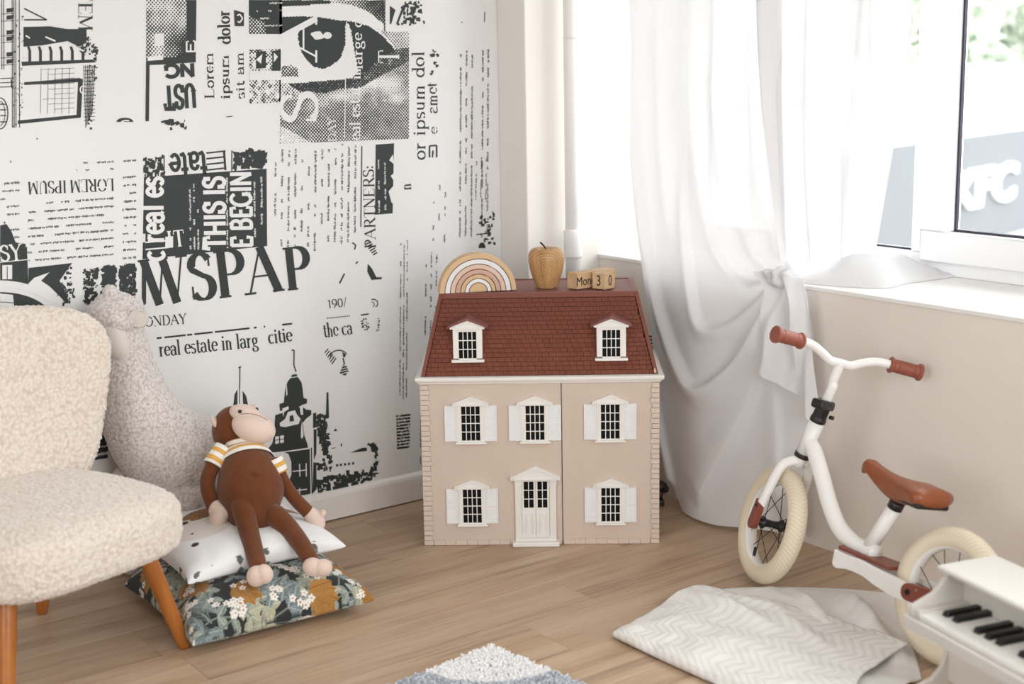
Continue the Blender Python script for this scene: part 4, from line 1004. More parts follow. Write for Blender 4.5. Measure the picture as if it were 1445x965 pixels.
me = bpy.data.meshes.new('pile'); me.from_pydata(vs, [], fs); ca = me.color_attributes.new('yarn', 'FLOAT_COLOR', 'POINT')
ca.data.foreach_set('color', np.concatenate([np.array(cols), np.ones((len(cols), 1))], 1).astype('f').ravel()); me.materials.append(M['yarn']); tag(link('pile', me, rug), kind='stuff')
# ------------------------------------------------------------------ knitted blanket
t = NT('white_knit'); v = t.coord((1, 1, 1), 'UV'); sx_ = t.n('ShaderNodeSeparateXYZ'); t.l(v, sx_.inputs[0])
zig = t.math('PINGPONG', sx_.outputs['Y'], .055); ph = t.math('FRACT', t.math('MULTIPLY', t.math('ADD', sx_.outputs['X'], t.math('MULTIPLY', zig, .6)), 44))
rib = t.math('SINE', t.math('MULTIPLY', ph, 3.14159)); stit = t.math('ABSOLUTE', t.math('SINE', t.math('MULTIPLY', sx_.outputs['Y'], 620)))
hgt_ = t.math('ADD', t.math('MULTIPLY', rib, .8), t.math('MULTIPLY', stit, .35))
t.color(t.mix(rib, srgb(233, 229, 224), srgb(243, 240, 236))); t.set(Roughness=.95); t.b.inputs['Specular IOR Level'].default_value = .1; t.bump(hgt_, .55, .003); M['knit'] = t.m
t = NT('white_knit_plain'); v = t.coord((1, 1, 1), 'UV'); sx_ = t.n('ShaderNodeSeparateXYZ'); t.l(v, sx_.inputs[0])
g1 = t.math('MULTIPLY', t.math('SINE', t.math('MULTIPLY', sx_.outputs['X'], 700)), t.math('SINE', t.math('MULTIPLY', sx_.outputs['Y'], 900)))
t.color(t.mix(t.math('ADD', t.math('MULTIPLY', g1, .5), .5), srgb(228, 224, 218), srgb(249, 247, 244))); t.set(Roughness=.95); t.b.inputs['Specular IOR Level'].default_value = .1; t.bump(g1, .3, .002); M['knit2'] = t.m
def coons(bot, right, top, left, n, m):      # boundary polylines, bottom/top run left->right, left/right run bottom->top
    def res(p, k):
        p = np.array(catmull(p, 8)); L = np.concatenate([[0], np.cumsum(np.hypot(*np.diff(p[:, :2], axis=0).T))]); s = np.linspace(0, L[-1], k)
        return np.stack([np.interp(s, L, p[:, i]) for i in range(p.shape[1])], -1)
    B, T_, Lf, Rt = res(bot, n), res(top, n), res(left, m), res(right, m)
    u = np.linspace(0, 1, n)[:, None, None]; v_ = np.linspace(0, 1, m)[None, :, None]
    S = (1-v_)*B[:, None] + v_*T_[:, None] + (1-u)*Lf[None] + u*Rt[None] - ((1-u)*(1-v_)*B[0] + u*(1-v_)*B[-1] + (1-u)*v_*T_[0] + u*v_*T_[-1])
    return S
def fl(*q): return [tuple(onz(x, y, 0))[:2] for x, y in q]
def sheet(name, S, Z, mat, parent, thick, uvs=1.0):
    n, m = S.shape[:2]; me = bpy.data.meshes.new(name)
    V = [(S[i, j, 0], S[i, j, 1], Z[i, j]) for i in range(n) for j in range(m)]
    me.from_pydata(V, [], [(i*m+j, (i+1)*m+j, (i+1)*m+j+1, i*m+j+1) for i in range(n-1) for j in range(m-1)])
    uv = me.uv_layers.new(name='UVMap'); vi = np.zeros(len(me.loops), 'i'); me.loops.foreach_get('vertex_index', vi)
    ui, vj = vi//m, vi % m
    lu = np.linalg.norm(S[-1, m//2, :2]-S[0, m//2, :2]); lv = np.linalg.norm(S[n//2, -1, :2]-S[n//2, 0, :2])
    uv.data.foreach_set('uv', np.stack([ui/(n-1)*lu*uvs, vj/(m-1)*lv*uvs], -1).astype('f').ravel())
    me.polygons.foreach_set('use_smooth', [True]*len(me.polygons)); me.materials.append(mat); me.update()
    o = link(name, me, parent); s = o.modifiers.new('s', 'SOLIDIFY'); s.thickness = thick; s.offset = -1; return o
bl = empty('knit_blanket', Matrix.Identity(4), label='rumpled white knitted blanket lying on the floor in front of the bike', cat='blanket')
def nzgrid(S, sc, seed): return np.array([[noise.noise((S[i, j, 0]*sc+seed, S[i, j, 1]*sc-seed, seed)) for j in range(S.shape[1])] for i in range(S.shape[0])])
S = coons(fl((930, 905), (1040, 990), (1180, 1010), (1255, 985), (1300, 962)), fl((1300, 962), (1292, 930), (1275, 890), (1262, 841)), fl((968, 844), (1020, 835), (1080, 832), (1180, 834), (1262, 841)), fl((930, 905), (945, 870), (968, 844)), 110, 90)
Z = .013 + .010*nzgrid(S, 10, 2.) + .004*nzgrid(S, 26, 4.)
def ridge(S, Z, a, b, w, h):
    a, b = np.array(onz(*a))[:2], np.array(onz(*b))[:2]; d = b-a; L = np.hypot(*d); q = S[..., :2]-a; t_ = np.clip((q@d)/L**2, 0, 1); ds = np.hypot(*(np.moveaxis(q - t_[..., None]*d, -1, 0)))
    return Z + h*np.exp(-(ds/w)**2)*np.sin(np.pi*np.clip(.06+.88*t_, 0, 1))
for a, b, w, h in (((1115, 838), (1180, 905), .022, .028), ((1185, 850), (1235, 905), .035, .05), ((1085, 836), (1150, 890), .02, .014), ((1215, 880), (1270, 950), .03, .03)): Z = ridge(S, Z, a, b, w, h)
edge = np.minimum.reduce([np.linspace(0, 1, 110)[:, None]*np.ones((1, 90)), 1-np.linspace(0, 1, 110)[:, None]*np.ones((1, 90)), 1-np.ones((110, 1))*np.linspace(0, 1, 90)[None]])
Z = np.where(edge < .05, .008 + (Z-.008)*edge/.05, Z)
sheet('lower_layer', S, Z, M['knit2'], bl, .005)
Z0 = Z.copy(); S0 = S
S = coons(fl((863, 901), (940, 938), (1030, 978), (1110, 1010), (1200, 1010)), fl((1200, 1010), (1215, 968), (1240, 955), (1278, 936)), fl((905, 880), (970, 843), (1010, 846), (1100, 866), (1180, 888), (1278, 936)), fl((863, 901), (880, 893), (905, 880)), 150, 90)
Z = .030 + .011*nzgrid(S, 8, 5.) + .005*nzgrid(S, 22, 8.)
for a, b, w, h in (((970, 850), (1090, 905), .022, .026), ((1000, 850), (1140, 890), .018, .012), ((880, 905), (905, 895), .03, .012), ((1090, 875), (1180, 940), .02, .012), ((960, 905), (1020, 950), .03, .008)): Z = ridge(S, Z, a, b, w, h)
n_, m_ = 150, 90; uu = np.linspace(0, 1, n_)[:, None]*np.ones((1, m_)); vv = np.ones((n_, 1))*np.linspace(0, 1, m_)[None]
lowk = np.clip(1-uu/.35, 0, 1); Z = Z - .009*lowk
Z += .020*np.clip((uu-.82)/.18, 0, 1)*np.clip((vv-.55)/.45, 0, 1)
ed = np.minimum(vv, uu*2)/.03; Z = np.where(ed < 1, np.minimum(Z, .006 + (Z-.006)*np.sqrt(np.clip(1-(1-np.clip(ed, 0, 1))**2, 0, 1))), Z)
sheet('folded_flap', S, Z, M['knit'], bl, .0055)
# ------------------------------------------------------------------ small dark toy behind the house
q = onz(936, 716, 0); tb = empty('small_brown_toy', Matrix.Translation((q.x-.012, q.y+.02, 0)), label='small dark brown toy peeking out from behind the dollhouse', cat='toy')
M['darkbrown'] = plain('dark_brown', (46, 28, 20), .5, .2, 60)
m = MB(); m.ball((0, 0, .062), (.027, .022, .016), 18, 12); m.ball((.020, 0, .052), (.012, .012, .012), 14, 10); m.ball((-.012, 0, .045), (.020, .018, .018), 14, 10); o = m.build('body', M['darkbrown'], tb, smooth=True)
MB().lathe([(.010, .018), (.007, .03), (.012, .046)], 12, o=(.004, 0, 0)).build('post', M['blackmetal'], tb, smooth=True)
MB().box((-.012, -.012, .0005), (.016, .012, .018)).build('foot', M['blackmetal'], tb, bevel=.002)
# ------------------------------------------------------------------ curtain knotted at the sill
t = NT('white_voile'); nt = t.t; df = t.n('ShaderNodeBsdfDiffuse'); tl = t.n('ShaderNodeBsdfTranslucent'); tp = t.n('ShaderNodeBsdfTransparent'); m1 = t.n('ShaderNodeMixShader'); m2 = t.n('ShaderNodeMixShader')
wv = t.noise(t.coord(), 900, 2); cc = t.mix(wv, srgb(232, 230, 231), srgb(244, 243, 244)); t.l(cc, df.inputs[0]); t.l(cc, tl.inputs[0]); m1.inputs[0].default_value = .21; m2.inputs[0].default_value = .05
bn = t.n('ShaderNodeBump'); bn.inputs['Strength'].default_value = .15; bn.inputs['Distance'].default_value = .0008; t.l(wv, bn.inputs['Height']); t.l(bn.outputs[0], df.inputs['Normal'])
t.l(df.outputs[0], m1.inputs[1]); t.l(tl.outputs[0], m1.inputs[2]); t.l(m1.outputs[0], m2.inputs[1]); t.l(tp.outputs[0], m2.inputs[2]); t.l(m2.outputs[0], nt.nodes['Material Output'].inputs[0]); M['voile'] = t.m
curt = empty('curtain', ROOM, label='long white voile curtain knotted at the window sill', cat='curtain')
def bz(px, py, a=.06): q = ww(px, py, a); return np.array([q.y, q.z])
def interp(tab, z):
    tab = sorted(tab); return np.interp(z, [p[0] for p in tab], [p[1] for p in tab])
def fold(Bb, Zz, pts, w, h, a=.06):
    P = np.array(catmull([tuple(bz(*p, a)) for p in pts], 8)); d = np.full(Bb.shape, 9.0); side = np.zeros(Bb.shape); prog = np.zeros(Bb.shape); n = len(P)
    for i in range(n-1):
        p, q = P[i], P[i+1]; e = q-p; L2 = (e**2).sum()+1e-12; t_ = np.clip(((Bb-p[0])*e[0] + (Zz-p[1])*e[1])/L2, 0, 1)
        dx, dy = Bb-p[0]-t_*e[0], Zz-p[1]-t_*e[1]; dd = np.hypot(dx, dy); m = dd < d
        side = np.where(m, np.sign(e[0]*dy - e[1]*dx), side); prog = np.where(m, (i+t_)/(n-1), prog); d = np.where(m, dd, d)
    ww_ = np.where(side > 0, w*.45, w*1.5); fade = np.clip(prog/.12, 0, 1)*np.clip((1-prog)/.10, .0, 1)
    return h*np.exp(-(d/ww_)**2)*fade
def panel(name, Bl, Br, zs, afun, folds, ns, a0=.06):
    Zz = np.repeat(np.array(zs)[:, None], ns, 1); s = np.linspace(0, 1, ns)[None]
    L = np.array([Bl(z) for z in zs])[:, None]; R = np.array([Br(z) for z in zs])[:, None]; Bb = L + (R-L)*s
    A = afun(Bb, Zz, np.repeat(s, len(zs), 0))
    for f_ in folds: A = A + fold(Bb, Zz, *f_)
    return A, Bb, Zz
def gridmesh(name, A, B, Z, parent, thick=.0012):
    n, m = A.shape; me = bpy.data.meshes.new(name); me.from_pydata([tuple(v) for v in np.stack([A, B, Z], -1).reshape(-1, 3)], [], [(i*m+j, i*m+j+1, (i+1)*m+j+1, (i+1)*m+j) for i in range(n-1) for j in range(m-1)])
    me.polygons.foreach_set('use_smooth', [True]*len(me.polygons)); me.materials.append(M['voile']); o = link(name, me, parent); return o
lt = [(2.44, .36), (1.51, .387), (1.2, .412), (.676, .453), (.40, .492), (.203, .525), (.09, .556), (.04, .60), (.0, .66)]
rt = [(2.44, .985), (1.49, .985), (1.0, .985), (.80, .985), (.72, 1.06), (.60, 1.085), (.35, 1.09), (.0, 1.09)]
zs = list(np.linspace(2.44, .8, 70)) + list(np.linspace(.79, .012, 130))
def afun(Bb, Zz, s):
    up = np.clip((Zz-.75)/.5, 0, 1)
    A = .062 + up*(.022*np.sin(s*15+.6) + .012*np.sin(s*31+1.7*np.sin(Zz*1.3))) + (1-up)*.02*np.sin(s*4.2+.5)*np.clip(Zz/.5, .2, 1)
    A += .055*np.clip((.35-Zz)/.35, 0, 1)**1.5*np.exp(-((Bb-.74)/.16)**2) + .03*np.exp(-((Bb-.72)/.15)**2)*np.exp(-((Zz-.45)/.25)**2)
    return A
folds = [([(903, 60), (912, 250), (935, 410), (975, 510), (1003, 545), (1042, 520), (1078, 462), (1097, 405)], .030, .034),
         ([(958, 200), (978, 345), (1000, 448), (1030, 462), (1068, 432), (1092, 402)], .022, .026),
         ([(1010, 60), (1030, 250), (1062, 345), (1095, 388)], .022, .022), ([(1062, 20), (1078, 250), (1098, 375)], .020, .012),
         ([(985, 20), (992, 200), (1010, 330), (1050, 400), (1088, 396)], .02, .018), ([(935, 20), (940, 200), (955, 330)], .02, .016),
         ([(1092, 420), (1070, 540), (1030, 640), (1000, 710)], .04, .022), ([(915, 470), (935, 600), (958, 690)], .03, .016), ([(1086, 470), (1095, 600), (1100, 720)], .03, .012)]
A, B, Z = panel('long_panel', lambda z: interp(lt, z), lambda z: interp(rt, z), zs, afun, folds, 130)
hem = np.clip((.10-Z)/.10, 0, 1); Z = Z + hem*.05*np.clip((.66-B)/.12, 0, 1)**2 + hem*.03*np.clip((B-.80)/.25, 0, 1)
gridmesh('long_panel', A, B, Z, curt)
# right half: gathered towards the knot, the rest thrown on the sill
n1, n2 = 120, 90; tv = np.linspace(0, 1, n1)[:, None]; s = np.linspace(0, 1, n2)[None]
topB, topZ = .925 + .44*s, 2.44 + 0*s
botB = .985 + (1.055-.985)*s**1.0; botZ = .775 + .02*s; botA = .055 - .29*s**1.1
e_ = tv**1.15
# straight hang down to about the picture's top, then draw in
Z = 2.44 + (botZ-2.44)*tv; pull = np.clip((1.60-Z)/(1.60-.80), 0, 1)**1.6
B = topB + (botB-topB)*pull; A = .085*(1-pull) + botA*pull - .02*(1-pull)*s
wave = (1-.55*pull)
A = A + wave*(.026*np.sin(s*17+.4+.8*np.sin(Z*2.1)) + .012*np.sin(s*36+1.2))
B = B + .012*wave*np.sin(s*22+Z*3)
gridmesh('short_panel', A, B, Z, curt)
def rm(px, py, z): q = room(onz(px, py, z)); return (q.x, q.y)
S = coons([rm(*q) for q in ((1104, 395, .735), (1170, 401, .735), (1235, 405, .735), (1262, 403, .735), (1282, 398, .735), (1345, 389, .735))], [rm(1345, 389, .735), rm(1343, 385, .735), rm(1338, 382, .735)], [rm(*q) for q in ((1108, 386, .735), (1150, 372, .735), (1190, 366, .735), (1240, 370, .735), (1338, 382, .735))], [rm(1104, 395, .735), rm(1105, 391, .735), rm(1108, 386, .735)], 90, 40)
u = np.linspace(0, 1, 90)[:, None]; v = np.linspace(0, 1, 40)[None]
hump = np.sin(np.pi*np.clip(v, 0, 1))**.7*(.012 + .075*np.sin(np.pi*np.clip(u*1.05, 0, 1))**1.2*(1-.45*u))*(1 + .10*np.sin(u*14+v*6) + .06*np.sin(u*27-v*9))
Zh = .7315 + hump
gridmesh('sill_heap', S[..., 0] + 0*Zh, S[..., 1], Zh, curt)
# knot and the tail hanging from it
kc = ww(1103, 392, .085); m = MB(); m.ball((kc.x, kc.y, kc.z), (.030, .040, .026), 26, 18); m.ball((kc.x+.005, kc.y-.03, kc.z+.008), (.02, .03, .012), 20, 14); m.ball((kc.x-.01, kc.y+.025, kc.z-.004), (.028, .03, .018), 20, 14)
me = remeshed(m.v, m.f, .004); V = verts_of(me).astype(float); N = vnormals(me); d = .004*np.sin(V[:, 1]*190 + V[:, 2]*90) + .003*np.sin(V[:, 2]*230 - V[:, 0]*120)
me.vertices.foreach_set('co', (V + N*d[:, None]).astype('f').ravel()); me.polygons.foreach_set('use_smooth', [True]*len(me.polygons)); me.materials.append(M['voile']); me.name = 'knot'; link('knot', me, curt)
def wz(px, py, a=.10): q = ww(px, py, a); return (q.y, q.z)
S = coons([wz(*q) for q in ((1076, 519), (1096, 540), (1114, 557), (1126, 585), (1139, 607))], [wz(*q) for q in ((1139, 607), (1138, 540), (1134, 450), (1126, 396))], [wz(*q) for q in ((1068, 382), (1085, 384), (1105, 388), (1126, 396))], [wz(*q) for q in ((1076, 519), (1080, 490), (1077, 446), (1086, 406), (1068, 382))], 70, 90)
u = np.linspace(0, 1, 70)[:, None]; v = np.linspace(0, 1, 90)[None]
A = .098 + .014*np.sin(u*9+v*2.5) + .010*np.sin(u*17-v*5) + .018*(1-v)*np.sin(u*4+1) - .030*u*(1-v)
gridmesh('tail', A, S[..., 0], S[..., 1], curt)
# ------------------------------------------------------------------ across the street
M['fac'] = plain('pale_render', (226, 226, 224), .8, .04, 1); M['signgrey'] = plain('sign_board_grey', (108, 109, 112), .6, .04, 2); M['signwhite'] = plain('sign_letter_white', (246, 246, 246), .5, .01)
M['leaf'] = plain('tree_leaf_hazed', (200, 208, 190), .8, .15, 2); M['bark'] = plain('bark', (110, 96, 84), .9, .2, 6); M['asphalt'] = plain('asphalt', (150, 150, 150), .9, .1, .5); M['dglass'] = plain('shop_glass', (120, 126, 132), .3, .05, 1)  # leaf colour is paled to carry the outdoor haze
fdir = Vector((math.sin(math.radians(40)), math.cos(math.radians(40)), 0)); fn = Vector((fdir.y, -fdir.x, 0)); FP = EYE + ray(1405, 262)*14
SB = Matrix(((fdir.x, -fn.x, 0, FP.x), (fdir.y, -fn.y, 0, FP.y), (0, 0, 1, FP.z), (0, 0, 0, 1)))
GZ = -5.0
shop = empty('shop_building', SB, label='pale low shop building with a grey sign board across the street', cat='building')
hz = (EYE + ray(1405, 118)*14).z - FP.z
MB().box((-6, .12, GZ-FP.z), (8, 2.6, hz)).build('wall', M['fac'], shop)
MB().box((-6.1, -.1, hz), (8.1, 2.7, hz+.12)).build('roof', M['fac'], shop)
bd = MB().box((-3.2, 0, -.52), (5, .115, .50)).build('sign_board', M['signgrey'], shop)
textmesh('KFC', .50, 'lettering', M['signwhite'], bd, Matrix.Translation((-.33, -.02, 0)) @ Matrix.Rotation(math.pi/2, 4, 'X') @ Matrix(((1, .18, 0, 0), (0, 1, 0, 0), (0, 0, 1, 0), (0, 0, 0, 1))), .018, 1.75, offset=.018)
MB().box((-1.66, -.04, -.25), (-1.18, -.002, .27)).build('sign_plate', M['signwhite'], bd, bevel=.03)
for i in range(5):
    MB().box((-5.6+i*2.6, .05, -2.9), (-3.6+i*2.6, .115, -.9)).build('shop_window', M['dglass'], shop)
gm = MB().box((-60, -60, GZ-.5), (90, 90, GZ)).build('street_ground', M['asphalt']); gm['kind'] = 'structure'
def tree(px, py, dist, rx, rz, label, seed):
    c = EYE + ray(px, py)*dist; rng = np.random.RandomState(seed)
    tr_ = empty('street_tree', Matrix.Translation((c.x, c.y, GZ)), label=label, cat='tree', group='trees behind the shop')
    h = c.z-GZ; MB().tube([(0, 0, 0), (.1, 0, h*.5), (0, .1, h)], [.28, .2, .08], 10).build('trunk', M['bark'], tr_, smooth=True)
    vs, fs = [], []
    for _ in range(2600):
        d = rng.normal(size=3); d /= np.linalg.norm(d); r = rng.uniform(.55, 1)**.5*(1 + .25*math.sin(d[0]*5+seed)*math.sin(d[2]*6))
        p = d*r*np.array([rx, rx, rz]) + [0, 0, h]; u_ = rng.normal(size=3)*.16; w_ = rng.normal(size=3)*.16; b = len(vs); vs += [tuple(p-u_), tuple(p+w_), tuple(p+u_), tuple(p-w_)]; fs.append((b, b+1, b+2, b+3))
    me = bpy.data.meshes.new('crown'); me.from_pydata(vs, [], fs); me.materials.append(M['leaf']); tag(link('crown', me, tr_), kind='stuff')
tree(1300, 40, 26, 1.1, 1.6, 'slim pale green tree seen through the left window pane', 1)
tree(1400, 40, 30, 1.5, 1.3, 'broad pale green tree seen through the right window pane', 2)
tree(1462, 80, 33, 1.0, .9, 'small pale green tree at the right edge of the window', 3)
# ------------------------------------------------------------------ print on the papered wall
wk_seed = random.Random(7)
class Ink:
    """flat print on the papered wall, drawn in photograph pixels and laid on the wall plane in metres"""
    def __init__(s): s.v = []; s.f = []
    def poly(s, pts):
        b = len(s.v); s.v += [tuple(p) for p in pts]; s.f.append(tuple(range(b, b+len(pts)))); return s
    def rect(s, x0, y0, x1, y1, sl=-.08):
        d = sl*(x1-x0); return s.poly([(x0, y0), (x1, y0+d), (x1, y1+d), (x0, y1)])
    def seg(s, p, q, w0, w1=None):
        w1 = w0 if w1 is None else w1; dx, dy = q[0]-p[0], q[1]-p[1]; L = math.hypot(dx, dy) or 1e-6; nx, ny = -dy/L*.5, dx/L*.5
        return s.poly([(p[0]+nx*w0, p[1]+ny*w0), (q[0]+nx*w1, q[1]+ny*w1), (q[0]-nx*w1, q[1]-ny*w1), (p[0]-nx*w0, p[1]-ny*w0)])
    def line(s, pts, w):
        for p, q in zip(pts[:-1], pts[1:]): s.seg(p, q, w)
        return s
    def build(s, name, mat, layer=1, seam=None):
        V = []
        dep = [0.0]*len(s.v)
        for k, f in enumerate(s.f):
            for v in f: dep[v] = .0005*layer + 2.5e-6*(k % 160)
        for (x, y), d in zip(s.v, dep): q = wl(x, y); V.append((q.x, d, q.z))
        me = bpy.data.meshes.new(name); me.from_pydata(V, [], s.f); me.materials.append(mat); me.update()
        o = link(name, me); o.matrix_world = ROOM; o.parent = wall_left; o.matrix_parent_inverse = wall_left.matrix_world.inverted(); return o
def arc(cx, cy, rx, ry, a0, a1, n=12): return [(cx + rx*math.cos(math.radians(a0 + (a1-a0)*i/n)), cy + ry*math.sin(math.radians(a0 + (a1-a0)*i/n))) for i in range(n+1)]
# a small hand-drawn roman: strokes ('h' heavy, 'l' light, 'c' pen-modulated), 's' = serif
G = {
 'A': (.84, [('l', [(.08, 0), (.42, 1)]), ('h', [(.42, 1), (.76, 0)]), ('l', [(.2, .36), (.63, .36)]), ('s', .08, 0), ('s', .76, 0)]),
 'D': (.84, [('h', [(.18, 0), (.18, 1)]), ('c', [(.18, 1), (.4, 1)] + arc(.4, .5, .36, .5, 90, -90) + [(.18, 0)]), ('s', .16, 0), ('s', .16, 1)]),
 'E': (.72, [('h', [(.18, 0), (.18, 1)]), ('l', [(.18, 1), (.62, 1), (.64, .8)]), ('l', [(.18, .52), (.5, .52)]), ('l', [(.18, 0), (.64, 0), (.67, .22)]), ('s', .16, 0), ('s', .16, 1)]),
 'G': (.86, [('c', arc(.46, .5, .38, .5, 45, 330, 16)), ('h', [(.74, .05), (.74, .42)]), ('s', .74, .42)]),
 'H': (.84, [('h', [(.18, 0), (.18, 1)]), ('h', [(.68, 0), (.68, 1)]), ('l', [(.18, .5), (.68, .5)]), ('s', .18, 0), ('s', .18, 1), ('s', .68, 0), ('s', .68, 1)]),
 'B': (.76, [('h', [(.18, 0), (.18, 1)]), ('c', [(.18, 1), (.4, 1)] + arc(.4, .77, .22, .23, 90, -90, 8) + [(.18, .54)]), ('c', [(.18, .54), (.42, .54)] + arc(.42, .27, .25, .27, 90, -90, 8) + [(.18, 0)])]),
 'I': (.38, [('h', [(.19, 0), (.19, 1)]), ('s', .19, 0), ('s', .19, 1)]),
 'J': (.5, [('h', [(.34, 1), (.34, .15), (.22, 0), (.06, .02)])]),
 'C': (.8, [('c', arc(.44, .5, .36, .5, 50, 310, 16))]),
 'L': (.7, [('h', [(.18, 0), (.18, 1)]), ('l', [(.18, 0), (.62, 0), (.66, .25)]), ('s', .18, 0), ('s', .18, 1)]),
 'M': (1.0, [('l', [(.14, 0), (.18, 1)]), ('h', [(.18, 1), (.5, .08)]), ('l', [(.5, .08), (.82, 1)]), ('h', [(.82, 1), (.86, 0)]), ('s', .14, 0), ('s', .86, 0), ('s', .16, 1), ('s', .84, 1)]),
 'N': (.86, [('l', [(.16, 0), (.16, 1)]), ('h', [(.16, 1), (.72, 0)]), ('l', [(.72, 0), (.72, 1)]), ('s', .16, 0), ('s', .13, 1), ('s', .72, 1)]),
 'O': (.88, [('c', arc(.44, .5, .36, .5, 0, 360, 24))]),
 'P': (.72, [('h', [(.2, 0), (.2, 1)]), ('c', [(.2, 1), (.4, 1)] + arc(.4, .74, .25, .26, 90, -90, 10) + [(.2, .48)]), ('s', .2, 0), ('s', .17, 1)]),
 'R': (.8, [('h', [(.2, 0), (.2, 1)]), ('c', [(.2, 1), (.4, 1)] + arc(.4, .75, .24, .25, 90, -90, 10) + [(.2, .5)]), ('h', [(.42, .5), (.74, 0)]), ('s', .2, 0), ('s', .17, 1), ('s', .76, 0)]),
 'S': (.64, [('c', arc(.33, .75, .22, .25, 30, 200, 10) + arc(.33, .26, .24, .26, 80, -150, 14)), ('l', [(.53, .98), (.53, .72)]), ('l', [(.09, .02), (.09, .3)])]),
 'T': (.72, [('h', [(.36, 0), (.36, 1)]), ('l', [(.06, .78), (.08, 1), (.64, 1), (.66, .78)]), ('s', .36, 0)]),
 'U': (.84, [('h', [(.18, 1), (.18, .3)] + arc(.43, .3, .25, .3, 180, 270, 6)), ('l', arc(.43, .3, .25, .3, 270, 360, 6) + [(.68, 1)]), ('s', .18, 1), ('s', .68, 1)]),
 'W': (1.1, [('h', [(.1, 1), (.36, 0)]), ('l', [(.36, 0), (.56, 1)]), ('h', [(.54, 1), (.78, 0)]), ('l', [(.78, 0), (1.0, 1)]), ('s', .1, 1), ('s', .54, 1), ('s', 1.0, 1)]),
 'Y': (.8, [('h', [(.1, 1), (.4, .48), (.4, 0)]), ('l', [(.7, 1), (.4, .48)]), ('s', .1, 1), ('s', .7, 1), ('s', .4, 0)]),
 ':': (.3, [('h', [(.15, .06), (.15, .2)]), ('h', [(.15, .5), (.15, .64)])]),
 '0': (.6, [('c', arc(.3, .45, .22, .45, 0, 360, 20))]), '9': (.6, [('c', arc(.3, .62, .22, .28, 0, 360, 16)), ('c', [(.52, .62), (.5, .3), (.2, 0)])]), '1': (.4, [('h', [(.2, 0), (.2, .9), (.08, .78)])]), '/': (.4, [('l', [(.05, -.05), (.35, 1)])]),
 'a': (.54, [('c', [(.08, .5)] + arc(.24, .44, .17, .2, 140, 0, 6) + [(.41, .08), (.5, .02)]), ('c', arc(.24, .18, .17, .18, 60, 320, 12))]),
 'b': (.56, [('h', [(.12, 0), (.12, 1)]), ('c', arc(.3, .31, .2, .31, 150, -150, 14))]),
 'c': (.48, [('c', arc(.27, .31, .2, .31, 50, 310, 14))]), 'd': (.58, [('h', [(.46, 0), (.46, 1)]), ('c', arc(.27, .31, .2, .31, 30, 330, 14)), ('s', .42, 1), ('s', .5, 0)]),
 'e': (.5, [('l', [(.08, .36), (.46, .36)]), ('c', [(.46, .36)] + arc(.27, .33, .2, .31, 5, 315, 16))]),
 'g': (.54, [('c', arc(.25, .42, .16, .2, 0, 360, 14)), ('c', [(.16, .24), (.14, .08), (.42, .02)] + arc(.27, -.14, .2, .15, 50, -220, 12)), ('l', [(.38, .56), (.52, .62)])]),
 'h': (.58, [('h', [(.14, 0), (.14, 1)]), ('c', [(.14, .46), (.3, .62), (.42, .5), (.42, 0)]), ('s', .14, 0), ('s', .42, 0), ('s', .1, 1)]),
 'i': (.3, [('h', [(.15, 0), (.15, .62)]), ('h', [(.15, .8), (.15, .93)]), ('s', .15, 0), ('s', .11, .62)]), 'l': (.3, [('h', [(.15, 0), (.15, 1)]), ('s', .15, 0), ('s', .11, 1)]),
 'm': (.88, [('h', [(.14, 0), (.14, .62)]), ('c', [(.14, .46), (.3, .62), (.4, .5), (.4, 0)]), ('c', [(.4, .46), (.58, .62), (.68, .5), (.68, 0)]), ('s', .14, 0), ('s', .4, 0), ('s', .68, 0)]),
 'n': (.58, [('h', [(.14, 0), (.14, .62)]), ('c', [(.14, .46), (.3, .62), (.42, .5), (.42, 0)]), ('s', .14, 0), ('s', .42, 0)]),
 'o': (.54, [('c', arc(.27, .31, .2, .31, 0, 360, 18))]), 'p': (.58, [('h', [(.14, -.3), (.14, .62)]), ('c', arc(.32, .31, .2, .31, 150, -150, 14)), ('s', .14, -.3)]),
 'r': (.42, [('h', [(.14, 0), (.14, .62)]), ('c', [(.14, .42), (.26, .6), (.38, .58)]), ('s', .14, 0), ('s', .1, .62)]),
 's': (.44, [('c', arc(.22, .46, .14, .16, 30, 210, 8) + arc(.22, .16, .15, .16, 80, -150, 10))]),
 't': (.36, [('h', [(.16, .84), (.16, .12), (.22, .02), (.34, .06)]), ('l', [(.04, .62), (.32, .62)])]), 'u': (.58, [('c', [(.14, .62), (.14, .14), (.26, 0), (.42, .16)]), ('h', [(.42, .62), (.42, 0)])]),
}
